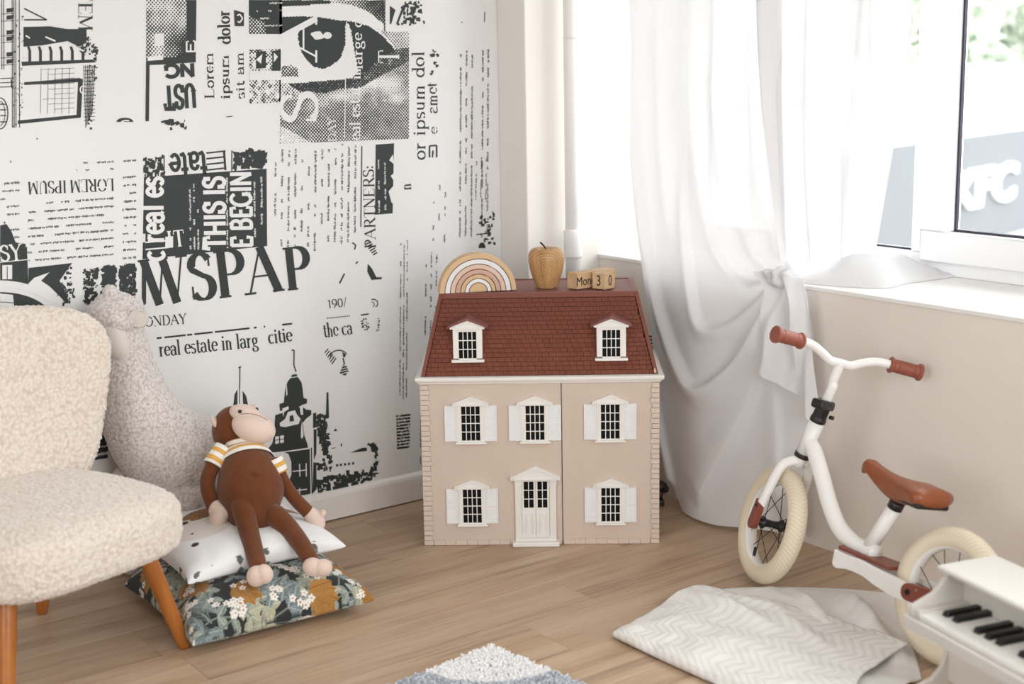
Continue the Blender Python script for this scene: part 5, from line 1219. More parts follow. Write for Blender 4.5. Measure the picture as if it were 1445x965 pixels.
def text(ink, body, p0, p1, hgt, heavy=.15, light=.05, bold=False, wear=0.0, track=1.0, serif=.11):
    """body set along p0->p1 (pixels), letters standing hgt pixels to the left-hand side of the run"""
    adv = sum(G[c][0] if c in G else .32 for c in body); dx, dy = p1[0]-p0[0], p1[1]-p0[1]; L = math.hypot(dx, dy); k = L/adv
    ex, ey = dx/L, dy/L; ux, uy = ey, -ex; x = 0.0
    def T(px, py): return (p0[0] + ex*(x+px)*k + ux*py*hgt, p0[1] + ey*(x+px)*k + uy*py*hgt)
    sc = min(k, hgt)
    for c in body:
        if c not in G: x += .32; continue
        for stt in G[c][1]:
            if stt[0] == 's':
                if not bold: ink.seg(T(stt[1]-serif, stt[2]), T(stt[1]+serif, stt[2]), light*sc*1.1)
                continue
            pts = stt[1]; n = len(pts); closed = n > 8 and math.hypot(pts[0][0]-pts[-1][0], pts[0][1]-pts[-1][1]) < 1e-3
            Q = [T(*p) for p in pts]; Lf, Rt = [], []
            for j in range(n):
                def wd(a, b):
                    if bold or stt[0] == 'h': return heavy*sc
                    if stt[0] == 'l': return light*sc
                    dd = math.hypot(b[0]-a[0], b[1]-a[1]) or 1e-6; return (light + (heavy-light)*abs(b[1]-a[1])/dd)*sc
                ja, jb = (j-1 if j > 0 else (n-2 if closed else 0)), (j+1 if j < n-1 else (1 if closed else n-1))
                tx, ty = Q[jb][0]-Q[ja][0], Q[jb][1]-Q[ja][1]; L_ = math.hypot(tx, ty) or 1e-6; tx, ty = tx/L_, ty/L_
                w0 = .5*wd(pts[ja], pts[jb]); px, py = Q[j]
                if bold and 0 < j < n-1:      # mitre
                    ax, ay = Q[j][0]-Q[j-1][0], Q[j][1]-Q[j-1][1]; al = math.hypot(ax, ay) or 1e-6; cs_ = abs((ax*tx+ay*ty)/al); w0 /= max(cs_, .6)
                if not closed and j == 0: px -= tx*w0*(.35 if bold else .1); py -= ty*w0*(.35 if bold else .1)
                if not closed and j == n-1: px += tx*w0*(.35 if bold else .1); py += ty*w0*(.35 if bold else .1)
                Lf.append((px-ty*w0, py+tx*w0)); Rt.append((px+ty*w0, py-tx*w0))
            for j in range(n-1):
                if wear and wk_seed.random() < wear: continue
                ink.poly([Lf[j], Lf[j+1], Rt[j+1], Rt[j]])
        x += G[c][0]
def words(ink, p0, p1, hgt, wear=.25):          # one line of tiny set type, seen as dashes and ticks
    dx, dy = p1[0]-p0[0], p1[1]-p0[1]; L = math.hypot(dx, dy); ex, ey = dx/L, dy/L; ux, uy = ey, -ex; t = 0
    while t < L:
        wlen = wk_seed.choice((2, 3, 4, 6, 8, 10))*hgt*.42
        if wk_seed.random() > wear:
            u = t
            while u < min(t+wlen, L):
                w0 = hgt*wk_seed.uniform(.18, .38); h0 = hgt*wk_seed.uniform(.5, 1.0); b0 = wk_seed.uniform(-.1, .25)*hgt
                P = lambda a, b: (p0[0]+ex*a+ux*b, p0[1]+ey*a+uy*b)
                ink.poly([P(u, b0), P(u+w0, b0), P(u+w0*wk_seed.uniform(.6, 1.2), h0), P(u+w0*.1, h0)]); u += w0 + hgt*.10
        t += wlen + hgt*wk_seed.uniform(.4, .8)
def column(ink, x0, y0, x1, y1, step, hgt, vertical, sl=-.085, wear=.25):
    if vertical:
        x = x0; 
        while x < x1: words(ink, (x, y1-(x-x0)*.06+wk_seed.uniform(-6, 6)), (x+1.5, y0-(x-x0)*.06+wk_seed.uniform(-4, 4)), hgt, wear); x += step
    else:
        y = y0
        while y < y1: words(ink, (x1, y+sl*(x1-x0)), (x0, y), hgt, wear); y += step
def grunge(ink, poly, n, smin, smax, rng, sl=-.08):
    xs = [p[0] for p in poly]; ys = [p[1] for p in poly]
    def inside(x, y):
        c = False; j = len(poly)-1
        for i in range(len(poly)):
            if (poly[i][1] > y) != (poly[j][1] > y) and x < (poly[j][0]-poly[i][0])*(y-poly[i][1])/(poly[j][1]-poly[i][1])+poly[i][0]: c = not c
            j = i
        return c
    k = 0
    while k < n:
        x, y = rng.uniform(min(xs), max(xs)), rng.uniform(min(ys), max(ys)); k += 1
        if inside(x, y):
            w, h = rng.uniform(smin, smax), rng.uniform(smin, smax); q = lambda: rng.uniform(-.3, .3)*w
            ink.poly([(x-w/2+q(), y-h/2+q()), (x+w/2+q(), y-h/2+sl*w+q()), (x+w/2+q(), y+h/2+sl*w+q()), (x-w/2+q(), y+h/2+q())])
R7 = random.Random(5)
INK, PAP = M['ink'], M['paper']
# --- masthead
i = Ink(); w_ = Ink()
i.poly([(203, 250), (376, 238), (377, 347), (201, 366)])
i.build('print_black_panel', INK, 1)
i = Ink(); text(i, 'WSPA', (204, 432), (398, 409), 64, .20, .045, serif=.14); text(i, 'P', (403, 409), (440, 405), 58, .21, .05, serif=.14)
i.poly([(200, 375), (206, 372), (206, 428), (203, 431), (200, 420)])
w_.seg((250, 352), (300, 346), 10); i.build('print_masthead', INK, 2)
w_ = Ink(); text(w_, 'THIS IS', (318, 352), (316, 249), 29, .215, .2, bold=True); text(w_, 'E BEGIN', (355, 350), (353, 242), 28, .215, .2, bold=True)
text(w_, 'c real es', (231, 368), (229, 249), 34, .175, .2, bold=True); text(w_, 'IT', (236, 349), (262, 346), 22, .16, .07)
for k in range(3): words(w_, (270+k*5.5, 352), (269+k*5.5, 258), 3.2, .5)
words(w_, (361, 345), (360, 245), 3.4, .3); words(w_, (371, 344), (370, 250), 3.4, .3); words(w_, (322, 350), (321, 250), 3, .4)
w_.rect(233, 334, 244, 350); w_.rect(200, 330, 205, 342); w_.seg((205, 352), (238, 349), 2); w_.seg((205, 342), (238, 339), 2)
w_.build('print_knockout_type', PAP, 2)
i = Ink(); text(i, 'tate', (291, 214), (239, 218), 36, .17, .2, bold=True)
grunge(i, [(204, 224), (230, 221), (230, 247), (204, 249)], 60, 2, 7, R7); i.seg((231.5, 219), (231.5, 246), 1.5)
for k in range(4): i.seg((291, 216+k*8), (318, 213+k*8), 2.2); 
i.seg((316, 213), (318, 240), 3); i.seg((327, 212), (327, 243), 1.5); grunge(i, [(330, 216), (375, 212), (375, 236), (330, 240)], 90, 2, 9, R7); i.rect(352, 214, 374, 220); i.rect(364, 222, 374, 234)
i.build('print_upper_band', INK, 1)
# --- dateline and headline
i = Ink(); text(i, 'MONDAY', (190, 462), (264, 456), 13.5, .14, .06, wear=.06)
for a, b in ((221, 228), (232, 262), (264, 271), (274, 300), (303, 352), (358, 362), (372, 374), (398, 412)): i.seg((a, 477.2-(a-221)*.108), (b, 477.2-(b-221)*.108), 2.6)
text(i, 'real estate in larg', (225, 503), (365, 489), 21, .15, .055, wear=.01); text(i, 'citie', (379, 485), (413, 481), 20, .15, .055, wear=.06)
text(i, 'the ca', (457, 476), (498, 471), 20, .15, .055, wear=.06); text(i, '190/', (463, 435), (490, 432), 13, .12, .06)
for k in range(12): i.seg((461+k*2.8, 449-k*.3), (462.6+k*2.8, 448.8-k*.3), 1.6)
i.seg((509, 444.5), (520, 443), 2); grunge(i, [(510, 450), (520, 449), (520, 465), (510, 466)], 20, 1, 3, R7); grunge(i, [(531, 450), (535, 449), (535, 466), (531, 467)], 14, 1, 2.5, R7)
i.build('print_headline', INK, 1)
# --- upside-down paragraph block
i = Ink(); text(i, 'LOREM IPSUM', (161, 252), (39, 257), 17, .16, .05, wear=.06)
column(i, 40, 287, 160, 375, 11.3, 3.6, False, -.075, .2); column(i, 0, 258, 27, 345, 11, 3.6, False, -.075, .3); column(i, 174, 226, 192, 372, 11.4, 3.6, False, -.06, .25)
column(i, 108, 229, 160, 240, 10, 3.2, False, -.04, .4); column(i, 40, 243, 55, 248, 9, 2.5, False, -.05, .6)
i.build('print_paragraphs', INK, 1)
i = Ink(); column(i, 389, 212, 503, 352, 9.4, 3.6, True, wear=.34); column(i, 650, 72, 668, 330, 8, 3.0, True, wear=.3); column(i, 681, 70, 694, 330, 7.6, 3.0, True, wear=.35)
column(i, 565, 342, 576, 560, 4.6, 2.2, True, wear=.2); column(i, 601, 355, 616, 470, 7.4, 2.8, True, wear=.45); column(i, 594, 560, 596, 660, 6, 2.5, True, wear=.3)
column(i, 612, 265, 632, 345, 8, 2.6, True, wear=.72); column(i, 672, 225, 690, 285, 7, 2.4, True, wear=.35)
i.build('print_vertical_columns', INK, 1)
# --- vertical serif lines
i = Ink(); text(i, 'or ipsum dol', (600, 226), (598, 72), 17, .16, .055, wear=.05, serif=.09); text(i, 'amet', (617, 160), (616, 116), 15, .16, .055, wear=.1); text(i, 'e', (617, 190), (617, 178), 12, .16, .06, wear=.3)
text(i, 'n', (580, 268), (579, 258), 15, .16, .06); grunge(i, [(606, 70), (618, 70), (618, 108), (606, 108)], 14, 2, 4, R7); i.line([(606, 222), (606, 206), (616, 205), (616, 222)], 2.4); i.line([(610, 222), (611, 212)], 2.2)
text(i, 'PARTNERS:', (530, 351), (527, 233), 15, .16, .05); i.seg((510.5, 206), (509, 320), 1.5)
text(i, 'dolor', (325, 62), (323, 14), 17, .2, .06, wear=.03); text(i, 'Lorem', (302, 140), (300, 73), 13, .2, .06, wear=.08); text(i, 'ipsum', (324, 140), (322, 76), 13, .22, .06, wear=.08); text(i, 'sit am', (345, 140), (343, 72), 12, .2, .06, wear=.08)
text(i, 'TEM', (111, -14), (111, 44), 19, .17, .05)
i.seg((319, 165), (328, 164), 1.3); i.seg((684, 17), (683.5, 31), 1.3); i.seg((651, 31), (652, 32), 2)
i.build('print_vertical_serif_lines', INK, 1)
i = Ink(); i.poly([(530, 204), (556, 202), (554, 301), (529, 303)]); i.build('print_small_panel', INK, 1)
w_ = Ink(); words(w_, (536, 300), (535, 225), 3, .4); words(w_, (545, 296), (544, 230), 3, .4)
w_.poly([(554, 218), (549, 226), (556, 232)]); w_.poly([(555, 262), (548, 270), (552, 285), (556, 290)]); w_.poly([(556, 244), (551, 248), (556, 256)]); w_.build('print_small_panel_wear', PAP, 2)
# --- bold type block at the top
i = Ink(); i.poly([(206, 86), (211, 86), (210, 171), (205, 171)]); text(i, 'UST', (276, 119), (230, 122), 32, .25, .2, bold=True); text(i, 'NG', (275, 90), (231, 92), 17, .33, .2, bold=True)
i.poly([(263, 0), (277, 0), (276, 88), (231, 91), (206, 92), (206, 84), (250, 80), (263, 70)]); grunge(i, [(228, 170), (262, 170), (262, 181), (228, 183)], 26, 1.5, 5, R7)
i.poly(arc(176, 172, 12, 6, 180, 360, 10)); i.poly([(330, 14), (344, 18), (344, 37), (331, 37)])
i.build('print_bold_block', INK, 2)
w_ = Ink(); w_.line(arc(178, 174, 8, 4, 180, 300, 6), 2); text(w_, 'E', (275, 78), (275, 56), 12, .2, .1, bold=True); w_.line([(334, 22), (338, 20), (342, 26), (338, 32), (335, 30)], 2); w_.rect(218, 48, 231, 65); w_.rect(208, 80, 230, 86); w_.build('print_bold_block_wear', PAP, 3)
# --- halftone fields: tone sampled on a grid, turned to dots by the shader
t = NT('halftone_ink'); at_n = t.n('ShaderNodeAttribute'); at_n.attribute_name = 'tone'; tc = t.n('ShaderNodeTexCoord'); sx_ = t.n('ShaderNodeSeparateXYZ'); t.l(tc.outputs['Object'], sx_.inputs[0])
PIT = .0070; A_, B_ = sx_.outputs['X'], sx_.outputs['Z']; u_ = t.math('MULTIPLY', t.math('ADD', A_, B_), .7071/PIT); v_ = t.math('MULTIPLY', t.math('SUBTRACT', A_, B_), .7071/PIT)
cu = t.math('COSINE', t.math('MULTIPLY', u_, 6.28319)); cv = t.math('COSINE', t.math('MULTIPLY', v_, 6.28319)); scr = t.math('ADD', t.math('MULTIPLY', t.math('ADD', cu, cv), .25), .5)
ink_f = t.math('GREATER_THAN', at_n.outputs['Fac'], scr); t.color(t.mix(ink_f, srgb(232, 231, 230), srgb(44, 50, 49))); t.set(Roughness=.62); M['halftone'] = t.m
def field(name, x0, y0, x1, y1, fn, n=70, m=70, sl=-.06, layer=1):
    X = np.linspace(x0, x1, n); V = []; tone = []
    for a in X:
        for b in np.linspace(y0, y1, m):
            y = b + sl*(a-x0); q = wl(a, y); V.append((q.x, .0005*layer, q.z)); tone.append(fn(a, y))
    F = [(k*m+j, k*m+j+1, (k+1)*m+j+1, (k+1)*m+j) for k in range(n-1) for j in range(m-1)]
    F = [f for f in F if max(tone[v] for v in f) > -.5]
    me = bpy.data.meshes.new(name); me.from_pydata(V, [], F); a_ = me.attributes.new('tone', 'FLOAT', 'POINT'); a_.data.foreach_set('value', np.array(tone, 'f')); me.materials.append(M['halftone'])
    o = link(name, me); o.matrix_world = ROOM; o.parent = wall_left; o.matrix_parent_inverse = wall_left.matrix_world.inverted(); return o
def lerp_curve(pts, x): return float(np.interp(x, [p[0] for p in pts], [p[1] for p in pts]))
E2 = .27682
def eyepoly(X, Y, pts):        # points in the enlarged picture of the eye
    P = [(340+px*E2, py*E2) for px, py in pts]; c = np.zeros(X.shape, bool); j = len(P)-1
    for k in range(len(P)):
        (x1, y1), (x2, y2) = P[k], P[j]
        if y1 != y2: c ^= ((y1 > Y) != (y2 > Y)) & (X < (x2-x1)*(Y-y1)/(y2-y1)+x1)
        j = k
    return c
def eye_field(X, Y, nz_, nf):
    def blob(cx, cy, rx, ry): return np.exp(-(((X-340-cx*E2)/(rx*E2))**2 + ((Y-cy*E2)/(ry*E2))**2))
    U, V_ = (X-340)/E2, Y/E2
    t_ = .57 + nz_*.5
    t_ = t_ - .55*blob(655, 420, 55, 26) - .45*blob(760, 430, 55, 40) - .3*blob(790, 500, 40, 25) - .4*blob(510, 490, 60, 24) - .3*blob(600, 460, 60, 20) - .18*blob(400, 520, 40, 30) + .25*blob(600, 620, 160, 60)*.4
    t_ = t_ - .5*np.clip(nf-.35, 0, 1)*blob(720, 470, 120, 70)*3
    t_ = np.where(eyepoly(X, Y, [(200, 640), (200, 760), (420, 760), (350, 722)]), .2 + nz_, t_)
    t_ = np.where(V_ < 450 - .12*(U-200)*0 - .30*np.clip(U-560, 0, 400)*0 - np.clip(U-600, 0, 300)*.55, np.clip(.95-.5*np.abs(nz_)*4 - .0*U, .3, .95), t_)
    t_ = np.where(eyepoly(X, Y, [(195, 0), (725, 0), (728, 160), (790, 250), (690, 300), (640, 330), (560, 400), (195, 432)]), 0.0, t_)
    t_ = np.where(eyepoly(X, Y, [(195, 0), (470, 0), (470, 12), (440, 20), (195, 34)]), 1.0, t_)
    br = eyepoly(X, Y, [(450, 0), (728, 0), (728, 125), (650, 60), (560, 24), (460, 14)]); t_ = np.where(br, np.clip(.25 + (U-450)/330 + nz_ - V_/500, 0, 1), t_)
    t_ = np.where(eyepoly(X, Y, [(195, 88), (300, 82), (400, 88), (500, 104), (560, 108), (650, 132), (720, 180), (785, 252), (770, 272), (700, 300), (650, 362), (600, 372), (590, 330), (575, 240), (560, 150), (545, 118), (530, 130), (534, 220), (510, 290), (470, 330), (420, 352), (370, 340), (330, 300), (300, 250), (290, 190), (296, 150), (195, 186)]), 1.0, t_)
    t_ = np.where(eyepoly(X, Y, [(690, 140), (728, 160), (860, 160), (860, 242), (795, 250), (740, 190)]), np.clip(.42 + nz_*.6, 0, 1), t_)
    t_ = np.where(eyepoly(X, Y, [(195, 425), (380, 420), (520, 408), (610, 385), (640, 372), (610, 410), (520, 446), (430, 474), (310, 468), (195, 430)]), 1.0 - .4*np.clip(nf, 0, 1), t_)
    t_ = np.where(eyepoly(X, Y, [(195, 425), (240, 426), (300, 470), (330, 500), (195, 520)]), .35 + nz_*2, t_)
    t_ = np.where(eyepoly(X, Y, [(205, 340), (260, 330), (290, 352), (290, 390), (205, 392)]), .6 + nz_, t_)
    t_ = np.where((V_ < 0) | (U > 858) | ((U > 735) & (V_ < 160)) | (U < 196), -1, t_)
    return t_
def field_np(name, x0, y0, x1, y1, fn, n, m, sl, layer=1):
    X, Y = np.meshgrid(np.linspace(x0, x1, n), np.linspace(y0, y1, m), indexing='ij'); Y = Y + sl*(X-x0)
    nz_ = np.array([noise.noise((x*.09, y*.09, 1.0))*.22 + noise.noise((x*.25, y*.25, 4.0))*.14 for x, y in zip(X.ravel(), Y.ravel())]).reshape(X.shape)
    nf = np.array([noise.noise((x*.22, y*.3, 9.0)) for x, y in zip(X.ravel(), Y.ravel())]).reshape(X.shape)
    tone = fn(X, Y, nz_, nf); V = []
    for x, y in zip(X.ravel(), Y.ravel()): q = wl(x, y); V.append((q.x, .0005*layer, q.z))
    tr_ = tone.ravel(); F = [f for f in [(k*m+j, k*m+j+1, (k+1)*m+j+1, (k+1)*m+j) for k in range(n-1) for j in range(m-1)] if max(tr_[v] for v in f) > -.5]
    me = bpy.data.meshes.new(name); me.from_pydata(V, [], F); a_ = me.attributes.new('tone', 'FLOAT', 'POINT'); a_.data.foreach_set('value', tr_.astype('f')); me.materials.append(M['halftone'])
    o = link(name, me); o.matrix_world = ROOM; o.parent = wall_left; o.matrix_parent_inverse = wall_left.matrix_world.inverted(); return o
field_np('print_eye_halftone', 394, 0, 578, 203, eye_field, 150, 165, -.04)
w_ = Ink()
text(w_, 'A', (446, 86), (446, 20), 50, .17, .05); w_.poly([(448+9*math.cos(a)+(2*math.sin(a*3)), 50+6*math.sin(a)) for a in np.linspace(0, 6.2, 14)]); w_.poly([(462+6*math.cos(a), 50+5*math.sin(a)) for a in np.linspace(0, 6.2, 12)])
text(w_, 'S', (447, 176), (447, 128), 50, .2, .07); w_.seg((488.5, 30), (486, 196), 1.2)
text(w_, 'large c', (511, 98), (510, 28), 14, .17, .06); text(w_, 'in', (508, 112), (508, 96), 13, .2, .07); text(w_, 'real estat', (508, 206), (507, 122), 15, .17, .06, wear=.05); text(w_, 'DAY', (474, 200), (473, 165), 11, .16, .06, wear=.1); text(w_, 'T', (562, 90), (562, 70), 28, .13, .06)
w_.build('print_eye_knockout', PAP, 2)
def sm(a, b, x): return min(1, max(0, (x-a)/(b-a)))
def dark_tone(x, y): return 1.0 if not (x < 374 and y > 22 + (x-350)*.4) else .62 + noise.noise((x*.2, y*.2, 0))*.2
field('print_dark_swatch', 351, 0, 398, 48, dark_tone, 20, 20, 0)
w_ = Ink(); [words(w_, (398, 3+k*10.5), (362, 4+k*10.5), 3, .3) for k in range(4)]; w_.build('print_dark_swatch_type', PAP, 2)
def col_tone(x, y):
    v = .45 + noise.noise((x*.06, y*.06, 2))*.25 + .5*sm(30, 60, y)*sm(225, 262, x)
    return v if y < 86 else -1
field('print_column_halftone', 206, 0, 264, 86, col_tone, 26, 36, 0)
def smu(x, y): return .35 + noise.noise((x*.16, y*.16, 7))*.9
field('print_smudge_halftone', 352, 70, 396, 146, smu, 26, 40, -.02)
i = Ink(); i.rect(361, 73, 375, 97); i.poly([(384, 72), (395, 71), (395, 100), (384, 101)]); i.build('print_smudge_blocks', INK, 2)
w_ = Ink(); w_.poly([(361, 84), (370, 76), (368, 90)]); w_.poly([(386, 74), (392, 80), (386, 88)]); w_.rect(352, 100, 396, 113, 0); w_.build('print_smudge_wear', PAP, 3)
i = Ink(); i.poly([(550, 8), (558, 14), (552, 34), (550, 34)]); i.line([(560, 34), (570, 8), (577, 10)], 3); grunge(i, [(566, 6), (598, 0), (590, 34), (570, 34)], 70, 2, 6, R7); grunge(i, [(556, 33), (600, 30), (600, 34), (556, 36)], 20, 1, 3, R7); i.build('print_corner_scrap', INK, 1)
# --- old town house at the top left
i = Ink()
i.poly([(33, 38), (70, 37), (95, 41), (122, 41), (122, 60), (112, 66), (95, 58), (60, 64), (33, 66)]); i.line([(34, 12), (66, 28), (34, 28)], 2)
for k in range(6):
    x = 40+k*15; i.poly([(x-2, 66), (x+1.5, 65), (x+4, 72), (x+4, 88), (x+0, 89), (x, 72)])
i.poly([(30, 87), (130, 84), (136, 88), (31, 93)]); i.poly([(34, 116), (112, 110), (117, 112), (114, 166), (25, 175), (25, 170), (108, 162), (110, 116), (34, 120)])
for k in range(7): i.seg((118+k*2.6, 92), (121+k*1.4, 180-k*3), 1.0 + .5*(k == 3))
for k in range(16): i.seg((118, 95+k*5), (134, 94+k*5), .9)
for k in range(5): i.seg((58+k*10, 96), (57+k*10, 160), .6); 
for k in range(9): i.seg((60+(k % 3)*8, 98+k*7), (105, 96+k*7), .6)
for x in (2, 5, 17, 19.5, 22, 27): i.seg((x, 0), (x+.5, 180 if x > 16 else 98), 1.2)
for y in (12, 22, 43, 52, 74, 84): i.poly([(9, y), (19, y-1), (18, y+5), (9, y+6)]); i.seg((1, y+8), (19, y+7), 1)
i.line(arc(0, 160, 11, 22, -90, 90, 12), 1.6); i.line(arc(0, 160, 7, 17, -90, 90, 10), 1.0)
for y in (147, 155, 163, 172): i.seg((0, y), (9, y), 1.6)
for y in (111, 117, 123): i.seg((0, y), (19, y-1), 1.3)
i.seg((16, 112), (16, 124), 1.4); grunge(i, [(112, 45), (128, 50), (139, 72), (137, 88), (118, 85), (108, 60)], 110, 1.5, 4.5, R7); grunge(i, [(122, 92), (138, 90), (130, 185), (122, 180)], 40, 1, 3.2, R7); grunge(i, [(20, 20), (34, 20), (32, 180), (18, 180)], 50, .8, 2.4, R7)
i.poly([(52, 194), (54, 196), (51, 197)]); i.poly([(14, 227), (16, 226), (15, 231)])
i.build('print_town_house', INK, 1)
w_ = Ink(); w_.seg((36, 50), (42, 54), 2); w_.seg((64, 52), (78, 58), 2.4); w_.seg((92, 60), (118, 72), 2.2); text(w_, 'C', (112, 132), (122, 132), 11, .16, .1); w_.build('print_town_house_lights', PAP, 2)
# --- arch and gable at the left, behind the chair
i = Ink(); i.poly([(0, 318), (9, 316), (16, 326), (22, 342), (36, 344), (36, 349), (0, 352)]); i.poly([(0, 352), (38, 348), (40, 402), (0, 396)])
i.poly([(0, 412)] + arc(0, 452, 74, 40, -88, -10, 14) + [(60, 440), (40, 436), (0, 436)])
i.poly([(40, 378), (102, 371), (98, 376), (84, 396), (96, 420), (90, 424), (70, 404), (58, 396), (70, 384), (48, 392), (40, 400)])
grunge(i, [(78, 380), (104, 372), (104, 430), (90, 430), (76, 412)], 90, 1.5, 5, R7); grunge(i, [(118, 380), (138, 378), (136, 430), (120, 430)], 110, 1.5, 6, R7); grunge(i, [(145, 378), (162, 376), (162, 425), (145, 425)], 170, 2, 8, R7); grunge(i, [(168, 376), (190, 374), (190, 425), (168, 425)], 170, 2, 7, R7)
i.poly([(126, 618), (152, 613), (152, 646), (128, 650)])
i.build('print_gable_and_arch', INK, 1)
w_ = Ink(); text(w_, 'SY', (0, 369), (32, 366), 22, .16, .07); w_.seg((0, 370), (40, 366), 1.2); w_.rect(3, 374, 17, 394, -.02); w_.line(arc(0, 452, 86, 52, -90, -5, 16), 9); w_.poly([(0, 414), (18, 416), (20, 434), (0, 434)]); w_.seg((10, 374), (10, 394), 1.4); words(w_, (130, 634), (152, 630), 3.4, .2); words(w_, (132, 645), (152, 641), 5, .1)
w_.build('print_gable_and_arch_lights', PAP, 2)
i = Ink(); i.line(arc(0, 456, 62, 30, -90, -20, 10), 1.0); i.seg((10, 376), (10, 394), 1.0); i.build('print_arch_lines', INK, 3)
# --- clock tower and skyline
K = .2902
def z5(*pts): return [(340+x*K, 440+y*K) for x, y in pts]
i = Ink(); i.line(z5((246, 186), (258, 186), (257, 260), (268, 292)), 1.8); i.poly(z5((248, 305), (270, 302), (274, 312), (243, 318)))
i.poly(z5((240, 322), (276, 316), (294, 342), (300, 378), (304, 418), (322, 424), (320, 446), (298, 452), (270, 470), (232, 474), (190, 482), (186, 448), (208, 440), (215, 372), (226, 340)))
i.poly(z5((166, 502), (205, 490), (214, 470), (300, 462), (316, 474), (342, 478), (342, 500), (316, 520), (300, 540), (308, 600), (322, 640), (326, 660), (130, 690), (135, 660), (152, 640), (160, 600)))
i.poly(z5((130, 692), (334, 664), (338, 884), (312, 890), (130, 905)))
i.seg(z5((342, 660))[0], z5((346, 884))[0], 1.6); i.poly(z5((350, 492), (366, 490), (366, 560), (350, 566))); i.poly(z5((353, 570), (368, 572), (366, 690), (354, 720))); i.poly(z5((352, 730), (366, 735), (368, 860), (348, 884)))
i.poly(z5((416, 392), (425, 390), (428, 516), (412, 518)))
grunge(i, z5((366, 510), (405, 500), (425, 600), (430, 660), (410, 700), (380, 620)), 190, 1.2, 6.5, R7); grunge(i, z5((366, 740), (440, 690), (440, 770), (380, 775)), 60, 1.2, 6, R7)
grunge(i, z5((372, 830), (440, 800), (640, 760), (660, 660), (668, 790), (600, 830), (480, 860), (376, 882)), 420, 2, 7.5, R7); i.poly(z5((530, 684), (590, 660), (612, 660), (612, 676), (560, 682))); grunge(i, z5((615, 640), (664, 640), (660, 690), (630, 672)), 40, 2, 5, R7)
for x in (462, 480, 500, 520, 540): i.rect(340+x*K, 440+(740-(x-462)*.12)*K, 340+x*K+3, 440+(752-(x-462)*.12)*K)
i.poly(z5((450, 580), (460, 564), (468, 580))); i.rect(340+485*K, 440+640*K, 340+491*K, 440+655*K); i.seg(z5((440, 664))[0], z5((460, 660))[0], 1)
i.build('print_clock_tower', INK, 1)
w_ = Ink(); w_.poly(z5((228, 486), (262, 478), (272, 500), (290, 520), (280, 545), (232, 556), (214, 560), (190, 556), (188, 540), (214, 520)));  w_.poly(z5((218, 372), (222, 352), (226, 400), (220, 410)))
for a in ((166, 606), (190, 602)):
    for b in (0, 20): w_.poly(z5((a[0], a[1]+b), (a[0]+18, a[1]-3+b), (a[0]+18, a[1]+13+b), (a[0], a[1]+16+b)))
w_.poly(z5((200, 470), (230, 458), (232, 472), (210, 486), (204, 510))); w_.poly(z5((285, 462), (300, 460), (302, 500), (290, 500))); w_.poly(z5((296, 530), (304, 600), (298, 616), (290, 610), (292, 560)))
w_.poly([(x, y) for x, y in z5((140, 684), (200, 680), (230, 690), (244, 730), (245, 790), (230, 826), (200, 842), (160, 842), (150, 750))])
for p, q in (((250, 775), (320, 768)), ((284, 738), (286, 800)), ((316, 736), (317, 800)), ((250, 870), (320, 862)), ((284, 856), (285, 890)), ((132, 690), (332, 664))): w_.seg(z5(p)[0], z5(q)[0], 1.5)
w_.build('print_clock_tower_lights', PAP, 2)
i = Ink(); i.poly(z5((170, 722), (186, 718), (196, 740), (196, 800), (170, 812))); i.poly(z5((236, 506), (252, 500), (258, 530), (236, 534))); i.line(z5((236, 520), (256, 516)), 1); i.build('print_clock_tower_details', INK, 3)
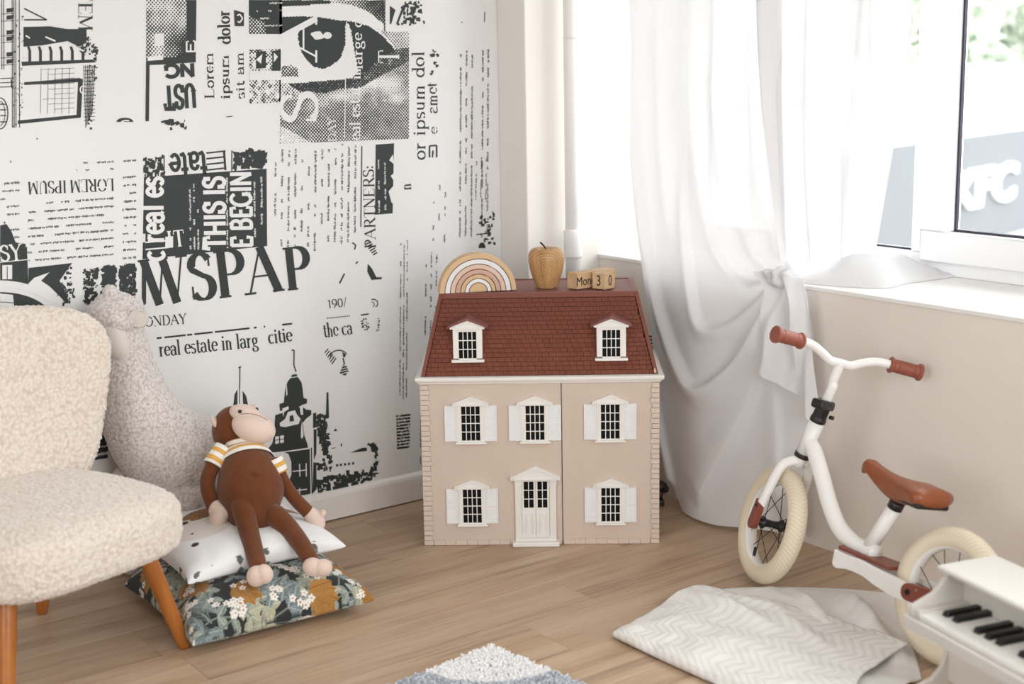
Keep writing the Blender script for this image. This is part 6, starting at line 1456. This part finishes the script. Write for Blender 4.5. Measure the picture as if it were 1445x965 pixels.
i = Ink(); i.seg((338.5, 517), (338, 548), 1.6); i.seg((336.5, 519), (340, 517), 2); i.poly([(329, 572), (331, 556), (335, 549), (335, 571)]); i.poly([(342, 551), (347, 558), (350, 571), (343, 571)]); i.seg((338, 548), (338, 572), 1.2); i.build('print_spire', INK, 1)
i = Ink()
for k in range(11): i.rect(559+.1*k, 586+k*4.5, 579-.1*k, 588.9+k*4.5, -.12)
i.build('print_barcode', INK, 1)
w_ = Ink()
for k in range(70): x, y = R7.uniform(559, 578), R7.uniform(585, 635); w_.rect(x, y, x+R7.uniform(1, 2.4), y+1.2, -.1)
w_.build('print_barcode_wear', PAP, 2)
# --- torn letter, tie and scraps
i = Ink(); i.poly([(519, 372), (525, 379), (531, 391), (539, 391), (538, 394), (524, 395), (518, 383)]); 
for k in range(6): i.seg((515+k*2.3, 345+k*3), (524+k*1.6, 341+k*3), 2)
i.seg((479, 400), (486, 386), 2.2); i.seg((502, 372), (505, 369), 2); i.line([(497, 342), (502, 346), (500, 352)], 2); i.line(arc(527, 428, 6, 6, -120, 60, 6), 1.5); i.line(arc(525, 430, 3, 4, -100, 60, 5), 1.2)
i.poly([(484, 514), (489, 516), (492, 524), (487, 530), (479, 527)]); i.line([(484, 505), (486, 514)], 2); i.poly([(483, 496), (488, 500), (487, 504), (484, 504)])
for k in range(6): i.seg((458+k*2, 498+k*3.2), (463+k*2.2, 492+k*2.6), 1.6)
i.line(arc(478, 503, 12, 9, -180, -20, 8), 1.5)
grunge(i, [(675, 303), (696, 300), (699, 345), (680, 345)], 46, 1.2, 5, R7); i.poly(arc(680, 350, 5, 8, 180, 360, 8)); i.seg((672, 331), (690, 329), 1.6)
i.build('print_torn_scraps', INK, 1)
w_ = Ink(); [w_.seg((478, 518+k*3.4), (492, 514.5+k*3.4), 1.0) for k in range(4)]; w_.build('print_torn_scraps_lights', PAP, 2)
# --- pattern repeat of the mural above and to the left of the picture
for o in [c for c in wall_left.children if c.name.startswith('print_')]:
    zs_ = [v.co.z for v in o.data.vertices]
    for da, dz in ((1.70, 0.0), (0.0, 1.47), (1.70, 1.47)):
        if max(zs_) + dz > ZC - .02: continue
        c = o.copy(); COL.objects.link(c); c.matrix_world = ROOM @ Matrix.Translation((da, 0, dz))
